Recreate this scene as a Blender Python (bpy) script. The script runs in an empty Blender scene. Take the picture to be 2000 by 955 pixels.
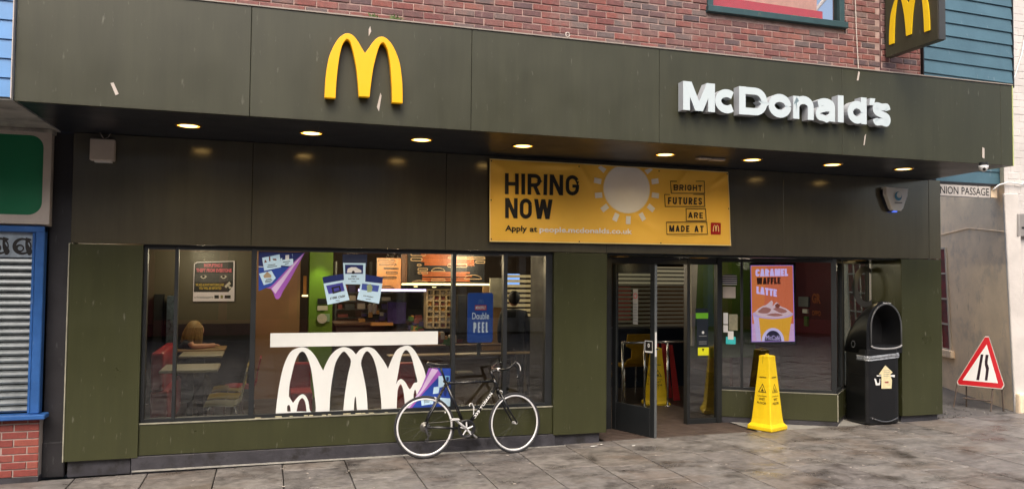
import bpy, math, random
from mathutils import Vector, Matrix
random.seed(7)
C = bpy.context.scene
col = C.collection
R = math.radians

# ---------------------------------------------------------------- camera
FOC = 1536.2
CR = [Vector((0.9550121, -0.29640806, 0.00970344)), Vector((-0.0203703, -0.03291984, 0.99925039)), Vector((0.29586643, 0.95449387, 0.03747677))]
CAM = Vector((0, -9, 2.08))
cd = bpy.data.cameras.new('camera'); cam = bpy.data.objects.new('camera', cd); col.objects.link(cam)
cd.sensor_width = 36; cd.lens = FOC / 2000 * 36; cd.clip_end = 500; cd.clip_start = .05
cam.matrix_world = Matrix(((CR[0].x, CR[1].x, -CR[2].x, CAM.x), (CR[0].y, CR[1].y, -CR[2].y, CAM.y), (CR[0].z, CR[1].z, -CR[2].z, CAM.z), (0, 0, 0, 1)))
C.camera = cam
# ---------------------------------------------------------------- world, sun, exposure
w = bpy.data.worlds.new('World'); C.world = w; w.use_nodes = True
nt = w.node_tree; bgn = nt.nodes['Background']
sky = nt.nodes.new('ShaderNodeTexSky'); sky.sky_type = 'NISHITA'; sky.sun_disc = False
SE, SA = R(52), R(200)
sky.sun_elevation = SE; sky.sun_rotation = SA; sky.dust_density = 6; sky.ozone_density = .3; sky.air_density = 1.0
nt.links.new(sky.outputs[0], bgn.inputs[0]); bgn.inputs[1].default_value = .15
sl = bpy.data.lights.new('sun', 'SUN'); sl.energy = .8; sl.angle = R(35); sl.color = (1, .97, .93)
so = bpy.data.objects.new('sun', sl); col.objects.link(so)
sd = Vector((math.sin(SA) * math.cos(SE), math.cos(SA) * math.cos(SE), math.sin(SE)))
so.rotation_euler = (-sd).to_track_quat('-Z', 'Y').to_euler(); so.location = (0, -10, 20)
vs = C.view_settings; vs.view_transform = 'Standard'; vs.look = 'None'; vs.exposure = 0.9; vs.gamma = 1
C.render.engine = 'CYCLES'; C.cycles.max_bounces = 8; C.cycles.transparent_max_bounces = 12; C.cycles.caustics_reflective = False
C.cycles.sample_clamp_indirect = 4

# ---------------------------------------------------------------- survey helpers (metres on real planes, from the measured camera)
class Fr:
    def __init__(s, o, xd=(1, 0, 0), up=(0, 0, 1), n=None):
        s.o = Vector(o); s.x = Vector(xd).normalized(); s.u = Vector(up).normalized()
        s.n = Vector(n).normalized() if n else s.u.cross(s.x) * -1
        if n is None: s.n = s.x.cross(s.u)
    def __call__(s, u, z, w=0): return s.o + s.x * u + s.u * z + s.n * w
def FY(Y): return Fr((0, Y, 0))
def ray(px, py): return CR[0] * (px - 1000) + CR[1] * -(py - 477.5) + CR[2] * FOC
def uv(px, py, F):
    r = ray(px, py); t = (F.o - CAM).dot(F.n) / r.dot(F.n); p = CAM + r * t - F.o
    return p.dot(F.x), p.dot(F.u)
def P(px, py, Y): return uv(px, py, FY(Y))
def GZ(px, py, z=0):
    r = ray(px, py); t = (z - CAM.z) / r.z; return CAM.x + r.x * t, CAM.y + r.y * t
def gz(x): return -.012 + .0072 * x     # the pavement rises a little to the right
def GG(px, py, dz=0):
    z = 0
    for _ in range(6): x, y = GZ(px, py, z + dz); z = gz(x)
    return x, y, z
def S(r, g, b, k=1.0):
    f = lambda c: (c / 255 / 12.92 if c <= 10 else ((c / 255 + .055) / 1.055) ** 2.4) * k
    return (f(r), f(g), f(b))

# ---------------------------------------------------------------- materials
def M_(name, c, rough=.5, metal=0, spec=.5, var=.12, vs_=3, bump=0, bs=60, emit=None, es=1, coat=0, orand=0, isl=None, dirt=None, stain=0, c2=None, streak=0):
    m = bpy.data.materials.new(name); m.use_nodes = True
    t = m.node_tree; b = t.nodes['Principled BSDF']; N = t.nodes.new; L = t.links.new
    b.inputs['Roughness'].default_value = rough; b.inputs['Metallic'].default_value = metal
    b.inputs['Specular IOR Level'].default_value = spec
    if coat: b.inputs['Coat Weight'].default_value = coat; b.inputs['Coat Roughness'].default_value = .08
    if emit:
        b.inputs['Emission Color'].default_value = (*emit, 1); b.inputs['Emission Strength'].default_value = es
    geo = N('ShaderNodeNewGeometry')
    n1 = N('ShaderNodeTexNoise'); n1.inputs['Scale'].default_value = vs_; n1.inputs['Detail'].default_value = 6; n1.inputs['Roughness'].default_value = .62
    L(geo.outputs['Position'], n1.inputs['Vector'])
    if isl:                                       # piece to piece colour
        oi = N('ShaderNodeObjectInfo'); ad = N('ShaderNodeMath'); ad.operation = 'ADD'
        L(oi.outputs['Random'], ad.inputs[0]); L(geo.outputs['Random Per Island'], ad.inputs[1])
        fr = N('ShaderNodeMath'); fr.operation = 'FRACT'; L(ad.outputs[0], fr.inputs[0])
        rp = N('ShaderNodeValToRGB'); rp.color_ramp.interpolation = 'LINEAR'
        els = rp.color_ramp.elements
        while len(els) < len(isl): els.new(.5)
        for i, cc in enumerate(isl): els[i].position = i / (len(isl) - 1); els[i].color = (*cc, 1)
        L(fr.outputs[0], rp.inputs[0]); base = rp.outputs[0]
    else:
        rg = N('ShaderNodeRGB'); rg.outputs[0].default_value = (*c, 1); base = rg.outputs[0]
    mr = N('ShaderNodeMapRange'); mr.inputs[1].default_value = .3; mr.inputs[2].default_value = .7
    mr.inputs[3].default_value = 1 - var; mr.inputs[4].default_value = 1 + var; L(n1.outputs[0], mr.inputs[0])
    mx = N('ShaderNodeMixRGB'); mx.blend_type = 'MULTIPLY'; mx.inputs[0].default_value = 1
    L(base, mx.inputs[1]); L(mr.outputs[0], mx.inputs[2]); out = mx.outputs[0]
    if orand:
        oi = N('ShaderNodeObjectInfo'); m2 = N('ShaderNodeMapRange'); m2.inputs[3].default_value = 1 - orand; m2.inputs[4].default_value = 1 + orand
        L(oi.outputs['Random'], m2.inputs[0]); mm = N('ShaderNodeMixRGB'); mm.blend_type = 'MULTIPLY'; mm.inputs[0].default_value = 1
        L(out, mm.inputs[1]); L(m2.outputs[0], mm.inputs[2]); out = mm.outputs[0]
    if stain:                                     # patches of a second colour
        n3 = N('ShaderNodeTexNoise'); n3.inputs['Scale'].default_value = stain; n3.inputs['Detail'].default_value = 8; n3.inputs['Roughness'].default_value = .7
        L(geo.outputs['Position'], n3.inputs['Vector'])
        r3 = N('ShaderNodeMapRange'); r3.inputs[1].default_value = .52; r3.inputs[2].default_value = .66; L(n3.outputs[0], r3.inputs[0])
        mm = N('ShaderNodeMixRGB'); L(r3.outputs[0], mm.inputs[0]); L(out, mm.inputs[1]); mm.inputs[2].default_value = (*c2, 1); out = mm.outputs[0]
    if streak:                                    # rain streaks and handling marks
        n5 = N('ShaderNodeTexNoise'); n5.inputs['Scale'].default_value = 9; n5.inputs['Detail'].default_value = 7; n5.inputs['Roughness'].default_value = .7
        mp5 = N('ShaderNodeMapping'); mp5.inputs['Scale'].default_value = (1, 1, .09); L(geo.outputs['Position'], mp5.inputs[0]); L(mp5.outputs[0], n5.inputs['Vector'])
        r5 = N('ShaderNodeMapRange'); r5.inputs[1].default_value = .35; r5.inputs[2].default_value = .72; r5.inputs[3].default_value = 1 - streak; r5.inputs[4].default_value = 1 + streak; L(n5.outputs[0], r5.inputs[0])
        mm = N('ShaderNodeMixRGB'); mm.blend_type = 'MULTIPLY'; mm.inputs[0].default_value = 1; L(out, mm.inputs[1]); L(r5.outputs[0], mm.inputs[2]); out = mm.outputs[0]
    if dirt:                                      # (colour, amount, scale): small marks
        n4 = N('ShaderNodeTexNoise'); n4.inputs['Scale'].default_value = dirt[2]; n4.inputs['Detail'].default_value = 3
        mp = N('ShaderNodeMapping'); mp.inputs['Scale'].default_value = (1, 1, .25); L(geo.outputs['Position'], mp.inputs[0]); L(mp.outputs[0], n4.inputs['Vector'])
        r4 = N('ShaderNodeMapRange'); r4.inputs[1].default_value = .66; r4.inputs[2].default_value = .78; r4.inputs[4].default_value = dirt[1]; L(n4.outputs[0], r4.inputs[0])
        mm = N('ShaderNodeMixRGB'); L(r4.outputs[0], mm.inputs[0]); L(out, mm.inputs[1]); mm.inputs[2].default_value = (*dirt[0], 1); out = mm.outputs[0]
    L(out, b.inputs['Base Color'])
    rr = N('ShaderNodeMapRange'); rr.inputs[1].default_value = .3; rr.inputs[2].default_value = .7
    rr.inputs[3].default_value = max(.02, rough * .82); rr.inputs[4].default_value = min(1, rough * 1.18); L(n1.outputs[0], rr.inputs[0]); L(rr.outputs[0], b.inputs['Roughness'])
    if bump:
        n2 = N('ShaderNodeTexNoise'); n2.inputs['Scale'].default_value = bs; n2.inputs['Detail'].default_value = 5; L(geo.outputs['Position'], n2.inputs['Vector'])
        bp = N('ShaderNodeBump'); bp.inputs['Strength'].default_value = bump; bp.inputs['Distance'].default_value = .01; L(n2.outputs[0], bp.inputs['Height']); L(bp.outputs[0], b.inputs['Normal'])
    return m
def emis(name, c, s):
    m = bpy.data.materials.new(name); m.use_nodes = True; t = m.node_tree; b = t.nodes['Principled BSDF']
    b.inputs['Base Color'].default_value = (*[min(.8, x) for x in c], 1); b.inputs['Emission Color'].default_value = (*c, 1); b.inputs['Emission Strength'].default_value = s
    b.inputs['Roughness'].default_value = .4
    return m
def glass(name, tint=(.8, .84, .82), k=2.0, rough=.0):
    m = bpy.data.materials.new(name); m.use_nodes = True; t = m.node_tree; t.nodes.clear(); N = t.nodes.new; L = t.links.new
    o = N('ShaderNodeOutputMaterial'); tr = N('ShaderNodeBsdfTransparent'); tr.inputs[0].default_value = (*tint, 1)
    g = N('ShaderNodeBsdfGlossy'); g.inputs['Roughness'].default_value = rough; f = N('ShaderNodeFresnel'); ge = N('ShaderNodeNewGeometry'); mi_ = N('ShaderNodeMapRange'); mi_.inputs[3].default_value = 1.5; mi_.inputs[4].default_value = 1 / 1.5; L(ge.outputs['Backfacing'], mi_.inputs[0]); L(mi_.outputs[0], f.inputs[0]); k *= .62
    mu = N('ShaderNodeMath'); mu.operation = 'MULTIPLY'; mu.inputs[1].default_value = k; mu.use_clamp = True; L(f.outputs[0], mu.inputs[0])
    mx = N('ShaderNodeMixShader'); L(mu.outputs[0], mx.inputs[0]); L(tr.outputs[0], mx.inputs[1]); L(g.outputs[0], mx.inputs[2]); L(mx.outputs[0], o.inputs[0])
    return m

OLIVE = S(56, 58, 34)
m_panel = M_('olive_panel', OLIVE, .32, streak=.12, var=.09, vs_=1.5, dirt=(S(150, 150, 135), .35, 26), bump=.03, bs=6, orand=.05)
m_fascia = M_('olive_fascia', S(58, 59, 43), .42, streak=.13, var=.08, vs_=1.2, dirt=(S(150, 150, 135), .3, 26), bump=.03, bs=5, orand=.04)  # same cladding as the pillars, greyness of the sky reflection put into the colour
m_band = M_('olive_band', S(76, 73, 60), .15, spec=.9, streak=.1, var=.08, vs_=1.5, bump=.02, bs=4, orand=.04)  # same cladding again, colour lightened to offset the shade under the canopy
m_soffit = M_('soffit_gloss', S(30, 33, 40), .34, var=.1, vs_=2)
m_frame = M_('dark_frame', S(28, 31, 33), .5, metal=.0, var=.1)
m_framelite = M_('pale_edge', S(150, 148, 130), .45, var=.25, vs_=9)  # pale yellowish strip along sill, pillar and riser edges
m_plinth = M_('slate_plinth', S(58, 57, 62), .5, var=.28, vs_=7, bump=.25, bs=30, stain=5, c2=S(38, 36, 36))
m_fillet = M_('mortar_fillet', S(128, 126, 120), .8, var=.3, vs_=12)
m_fillet2 = M_('peeling_sealant', S(190, 182, 150), .8, var=.3, vs_=30)
m_metal_trim = M_('flashing', S(150, 140, 130), .5, var=.2)
m_mortar = M_('brick_mortar', S(166, 142, 134), .9, var=.3, vs_=10, bump=.3, bs=80)
m_brick = M_('brick_faces', (0, 0, 0), .8, var=.25, vs_=22, bump=.5, bs=90, isl=[S(122, 74, 68), S(132, 84, 78), S(100, 74, 74), S(138, 90, 80), S(120, 78, 76), S(90, 76, 78), S(134, 80, 72), S(114, 70, 68), S(112, 98, 94), S(82, 72, 76), S(126, 84, 78)], dirt=(S(176, 156, 148), .6, 30), stain=4.5, c2=S(128, 100, 94))
m_brick_low = M_('low_brick_faces', (0, 0, 0), .75, var=.2, vs_=22, bump=.5, bs=90, isl=[S(140, 68, 58), S(128, 60, 54), S(150, 80, 66), S(122, 64, 60), S(146, 70, 58)])
m_mortar_low = M_('low_mortar', S(170, 158, 150), .9, var=.2, vs_=10)
m_blueboard = M_('blue_board', S(72, 104, 118), .45, var=.12, vs_=4, bump=.1, bs=30, dirt=(S(170, 180, 185), .5, 24), orand=.06)
m_blueboard_l = M_('bright_blue_board', S(84, 136, 190), .4, var=.1, vs_=4, orand=.06)
m_bluepaint = M_('blue_frame_paint', S(46, 92, 154), .35, var=.15, vs_=6, dirt=(S(120, 140, 160), .5, 30))
m_black = M_('black_pilaster', S(38, 37, 40), .45, var=.25, vs_=5, bump=.15, bs=20, dirt=(S(100, 100, 100), .5, 20))
m_green = M_('green_sign', S(20, 116, 76), .35, var=.06)
m_white = M_('white_paint', S(206, 200, 196), .6, var=.06, vs_=4, bump=.15, bs=30)
m_offwhite = M_('off_white_frame', S(190, 180, 170), .5, var=.1, vs_=5)
m_concrete = M_('pale_concrete', S(168, 164, 156), .85, var=.22, vs_=3, bump=.2, bs=30, stain=2.2, c2=S(130, 128, 122))
m_render = M_('beige_render', S(238, 216, 186), .85, var=.12, vs_=2.2, bump=.25, bs=25, stain=1.6, c2=S(205, 190, 170), dirt=(S(110, 100, 90), .5, 14))
m_whitewall = M_('white_masonry', S(206, 201, 196), .75, var=.1, vs_=3, bump=.35, bs=22, dirt=(S(150, 146, 140), .4, 16))
m_darkglassin = M_('dark_void', S(10, 11, 12), .6)
m_glass = glass('window_glass', (.86, .88, .86), 3.0, .0)
m_glass2 = glass('entrance_glass', (.8, .83, .82), 4.2, .0)
m_glass_up = glass('upper_glass', (.85, .8, .8), 2.2, .0)
m_yellow = M_('sign_yellow', S(236, 172, 16), .35, emit=S(255, 196, 20), es=.10, var=.02)
m_yellow_flat = M_('print_yellow', S(245, 205, 30), .4, var=.03)
m_whitelit = M_('lit_letter_white', S(178, 188, 190), .4, emit=S(225, 240, 244), es=.10, var=.02)
m_letterside = M_('letter_return', S(176, 180, 184), .45, var=.06)
m_white_plain = M_('plain_white', S(225, 225, 222), .5, var=.04)
m_decal = M_('vinyl_white', S(226, 228, 224), .5, var=.05, vs_=2)
m_blackp = M_('black_plastic', S(15, 16, 18), .38, var=.15, vs_=8, bump=.06, bs=60)
m_blackprint = M_('black_print', S(22, 18, 14), .5, var=.02)
m_inkgrey = M_('grey_print', S(120, 122, 124), .5, var=.02)
m_amber = M_('banner_amber', S(255, 202, 80), .42, var=.05, vs_=2.5, bump=.05, bs=6)
m_amber_rim = M_('banner_pale_hem', S(250, 222, 150), .45, var=.03)
m_red = M_('sign_red', S(190, 24, 34), .4, var=.06)
m_lamp = emis('lamp_glow', (1.0, .46, .06), 1.8)
m_lamp_hot = emis('lamp_hot_centre', (1.0, .62, .2), 4)
m_lampw = emis('warm_tube_glow', (1.0, .72, .32), 2.4)
m_bezel = M_('lamp_bezel', S(150, 120, 70), .3, metal=.8, var=.03)
m_chrome = M_('brushed_steel', S(200, 200, 200), .25, metal=1, var=.05)
m_silver = M_('silver_alloy', S(222, 222, 222), .4, metal=.2, var=.06)
m_rim = M_('pale_rim', S(228, 228, 228), .35, metal=.15, var=.04)
m_tyre = M_('tyre_rubber', S(40, 40, 42), .7, var=.1)
m_blackgloss = M_('black_gloss_paint', S(11, 11, 13), .28, coat=.3, var=.05)
m_wood = M_('light_wood', S(170, 125, 75), .5, var=.15, vs_=6)
m_wood_dark = M_('dark_wood', S(86, 58, 38), .5, var=.2, vs_=6)

# ---------------------------------------------------------------- mesh builders
ROOTLOC = {}
def tag(o, label=None, cat=None, group=None, kind=None):
    if label: o['label'] = label
    if cat: o['category'] = cat
    if group: o['group'] = group
    if kind: o['kind'] = kind
    return o
def empty(name, loc, label=None, cat=None, group=None, kind=None):
    o = bpy.data.objects.new(name, None); col.objects.link(o); o.location = loc; o.empty_display_size = .1
    ROOTLOC[o.name] = Vector(loc)
    return tag(o, label, cat, group, kind)
def link(name, V, F, m, parent=None, bevel=0, smooth=False, mi=None, base=True):
    if parent is None:
        if V:
            xs = [v[0] for v in V]; ys = [v[1] for v in V]; zs = [v[2] for v in V]
            loc = Vector(((min(xs) + max(xs)) / 2, (min(ys) + max(ys)) / 2, min(zs)))
        else: loc = Vector((0, 0, 0))
    else: loc = ROOTLOC[parent.name].copy()
    me = bpy.data.meshes.new(name)
    me.from_pydata([(v[0] - loc.x, v[1] - loc.y, v[2] - loc.z) for v in V], [], F)
    for mm in (m if isinstance(m, (list, tuple)) else [m]): me.materials.append(mm)
    if mi: me.polygons.foreach_set('material_index', mi)
    if smooth: me.polygons.foreach_set('use_smooth', [True] * len(me.polygons))
    me.update()
    o = bpy.data.objects.new(name, me); col.objects.link(o)
    if parent is None: o.location = loc
    else: o.parent = parent
    ROOTLOC[o.name] = loc
    if smooth and smooth != 'all':
        pass
    if bevel:
        b = o.modifiers.new('bevel', 'BEVEL'); b.width = bevel; b.segments = 1 if bevel < .012 else 2; b.limit_method = 'ANGLE'; b.angle_limit = R(40); b.harden_normals = False
    return o
F0 = FY(0)
class MB:
    def __init__(s): s.V = []; s.F = []; s.I = []
    def add(s, V, F, mi=0):
        n = len(s.V); s.V += [tuple(v) for v in V]; s.F += [[i + n for i in f] for f in F]; s.I += [mi] * len(F); return s
    def hexa(s, p, mi=0): return s.add(p, [(0, 3, 2, 1), (4, 5, 6, 7), (0, 1, 5, 4), (1, 2, 6, 5), (2, 3, 7, 6), (3, 0, 4, 7)], mi)
    def box(s, x0, x1, y0, y1, z0, z1, mi=0):
        return s.hexa([(x0, y0, z0), (x1, y0, z0), (x1, y1, z0), (x0, y1, z0), (x0, y0, z1), (x1, y0, z1), (x1, y1, z1), (x0, y1, z1)], mi)
    def fbox(s, F, u0, u1, w0, w1, z0, z1, mi=0):   # w outward
        return s.hexa([F(u0, z0, w1), F(u1, z0, w1), F(u1, z0, w0), F(u0, z0, w0), F(u0, z1, w1), F(u1, z1, w1), F(u1, z1, w0), F(u0, z1, w0)], mi)
    def piece(s, F, u0, u1, z0, z1, w0, w1, c=.004, mi=0):   # chamfered brick: back at w0, face at w1
        b = [F(u0, z0, w0), F(u1, z0, w0), F(u1, z1, w0), F(u0, z1, w0)]
        r = [F(u0, z0, w1 - c), F(u1, z0, w1 - c), F(u1, z1, w1 - c), F(u0, z1, w1 - c)]
        f = [F(u0 + c, z0 + c, w1), F(u1 - c, z0 + c, w1), F(u1 - c, z1 - c, w1), F(u0 + c, z1 - c, w1)]
        fs = [(8, 9, 10, 11)]
        for i in range(4):
            j = (i + 1) % 4; fs += [(i, j, 4 + j, 4 + i), (4 + i, 4 + j, 8 + j, 8 + i)]
        return s.add(b + r + f, fs, mi)
    def quad(s, a, b, c, d, mi=0): return s.add([a, b, c, d], [(0, 1, 2, 3)], mi)
    def tube(s, pts, r, n=8, mi=0, cap=True):
        pts = [Vector(p) for p in pts]; k = len(pts); rr = r if isinstance(r, (list, tuple)) else [r] * k
        V = []; up = None
        for i, p in enumerate(pts):
            d = (pts[min(i + 1, k - 1)] - pts[max(i - 1, 0)]).normalized()
            if up is None:
                up = Vector((0, 0, 1)) if abs(d.z) < .9 else Vector((1, 0, 0))
            a = d.cross(up); 
            if a.length < 1e-4: a = d.orthogonal()
            a.normalize(); b = a.cross(d).normalized(); up = b
            for j in range(n):
                t = 2 * math.pi * j / n; V.append(p + (a * math.cos(t) + b * math.sin(t)) * rr[i])
        F = [(i * n + j, i * n + (j + 1) % n, (i + 1) * n + (j + 1) % n, (i + 1) * n + j) for i in range(k - 1) for j in range(n)]
        if cap: F += [tuple(range(n - 1, -1, -1)), tuple((k - 1) * n + j for j in range(n))]
        return s.add(V, F, mi)
    def ring(s, c, ax, Rr, r, n=48, m=8, mi=0, flat=None, a0=0, a1=None):
        c = Vector(c); ax = Vector(ax).normalized(); e1 = ax.orthogonal().normalized(); e2 = ax.cross(e1); V = []
        for i in range(n):
            t = 2 * math.pi * i / n; d = e1 * math.cos(t) + e2 * math.sin(t)
            for j in range(m):
                q = 2 * math.pi * j / m; V.append(c + d * (Rr + (r if not flat else flat) * math.cos(q)) + ax * (r * math.sin(q)))
        F = [(i * m + j, ((i + 1) % n) * m + j, ((i + 1) % n) * m + (j + 1) % m, i * m + (j + 1) % m) for i in range(n) for j in range(m)]
        return s.add(V, F, mi)
    def loft(s, rings, mi=0, cap=True, closed=True):
        n = len(rings[0]); V = [p for r in rings for p in r]; k = len(rings)
        F = [(i * n + j, i * n + (j + 1) % n, (i + 1) * n + (j + 1) % n, (i + 1) * n + j) for i in range(k - 1) for j in range(n if closed else n - 1)]
        if cap: F += [tuple(range(n - 1, -1, -1)), tuple((k - 1) * n + j for j in range(n))]
        return s.add(V, F, mi)
    def disc(s, c, ax, r, n=24, mi=0, h=.01):
        c = Vector(c); ax = Vector(ax).normalized(); e1 = ax.orthogonal().normalized(); e2 = ax.cross(e1)
        rg = lambda cc, q: [cc + (e1 * math.cos(2 * math.pi * i / n) + e2 * math.sin(2 * math.pi * i / n)) * q for i in range(n)]
        return s.loft([rg(c, r), rg(c + ax * h, r)], mi)
    def build(s, name, m, parent=None, bevel=0, smooth=False):
        return link(name, s.V, s.F, m, parent, bevel, smooth, s.I if isinstance(m, (list, tuple)) else None)
def smoothpts(p, n=5):
    out = []
    for i in range(len(p) - 1):
        p0 = p[max(i - 1, 0)]; p1 = p[i]; p2 = p[i + 1]; p3 = p[min(i + 2, len(p) - 1)]
        for k in range(n):
            t = k / n; q = []
            for a, b, c, d in zip(p0, p1, p2, p3):
                q.append(.5 * ((2 * b) + (-a + c) * t + (2 * a - 5 * b + 4 * c - d) * t * t + (-a + 3 * b - 3 * c + d) * t ** 3))
            out.append(tuple(q))
    out.append(tuple(p[-1])); return out
def curve_mesh(cu):
    o = bpy.data.objects.new('tmp', cu); col.objects.link(o)
    dg = bpy.context.evaluated_depsgraph_get(); dg.update()
    me = bpy.data.meshes.new_from_object(o.evaluated_get(dg))
    V = [tuple(v.co) for v in me.vertices]; F = [tuple(p.vertices) for p in me.polygons]
    bpy.data.objects.remove(o); bpy.data.curves.remove(cu); bpy.data.meshes.remove(me)
    return V, F
def shape(loops, depth=0, bevel=0):
    cu = bpy.data.curves.new('tmp', 'CURVE'); cu.dimensions = '2D'; cu.fill_mode = 'BOTH'; cu.extrude = depth / 2; cu.bevel_depth = bevel
    for lp in loops:
        sp = cu.splines.new('POLY'); sp.points.add(len(lp) - 1); sp.use_cyclic_u = True
        for i, q in enumerate(lp): sp.points[i].co = (q[0], q[1], 0, 1)
    return curve_mesh(cu)
def poly(name, F, loops, m, parent=None, w=0, depth=0, bevel=0, fn=None, smooth=False):
    V, Fc = shape(loops, depth, bevel)
    f2 = fn or (lambda u, z: 0)
    VV = [F(v[0], v[1], w + depth / 2 + v[2] + f2(v[0], v[1])) for v in V]
    return link(name, VV, Fc, m, parent, smooth=smooth)
CAPS = {}
def glyphs(s, bold):
    cu = bpy.data.curves.new('tmp', 'FONT'); cu.body = s; cu.size = 1; cu.offset = bold; cu.resolution_u = 3
    return cu
def text_vf(s, bold=0, depth=False, bev=0):
    cu = glyphs(s, bold)
    if depth: cu.extrude = .5
    return curve_mesh(cu)
def text(s, F, u0, u1, z0, z1, m, name='lettering', parent=None, w=.002, depth=0, bold=.02, fn=None, slope=0, fit='cap'):
    if bold not in CAPS:
        V, _ = text_vf('H', bold); CAPS[bold] = (min(v[1] for v in V), max(v[1] for v in V))
    V, Fc = text_vf(s, bold, depth > 0)
    a = min(v[0] for v in V); b = max(v[0] for v in V)
    if fit == 'cap': c0, c1 = CAPS[bold]
    else: c0, c1 = min(v[1] for v in V), max(v[1] for v in V)
    VV = []
    for v in V:
        t = (v[0] - a) / (b - a); u = u0 + (u1 - u0) * t; z = z0 + (z1 - z0) * (v[1] - c0) / (c1 - c0) + slope * t
        VV.append(F(u, z, w + ((v[2] + .5) * depth if depth else 0) + (fn(u, z) if fn else 0)))
    return link(name, VV, Fc, m, parent)

# heavy block lettering drawn from strokes (u across, z up, cap height 1, stroke t)
def _rib(pts, t):
    n = len(pts); A = []; B = []
    for i in range(n):
        p = Vector(pts[i]); a = (p - Vector(pts[i - 1])).normalized() if i else None; b = (Vector(pts[i + 1]) - p).normalized() if i < n - 1 else None
        if a is None: d = b; k = 1
        elif b is None: d = a; k = 1
        else: d = (a + b).normalized(); k = 1 / max(.5, d.dot(a))
        nn_ = Vector((-d.y, d.x)) * (t / 2 * k); A.append(p + nn_); B.append(p - nn_)
    return [tuple(q) for q in A + B[::-1]]
def _dg(a, b, h): return [(a[0] - h, a[1]), (a[0] + h, a[1]), (b[0] + h, b[1]), (b[0] - h, b[1])]
def _arc(cx, cz, rx, rz, a0, a1, n=8): return [(cx + rx * math.cos(R(a0 + (a1 - a0) * i / n)), cz + rz * math.sin(R(a0 + (a1 - a0) * i / n))) for i in range(n + 1)]
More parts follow.
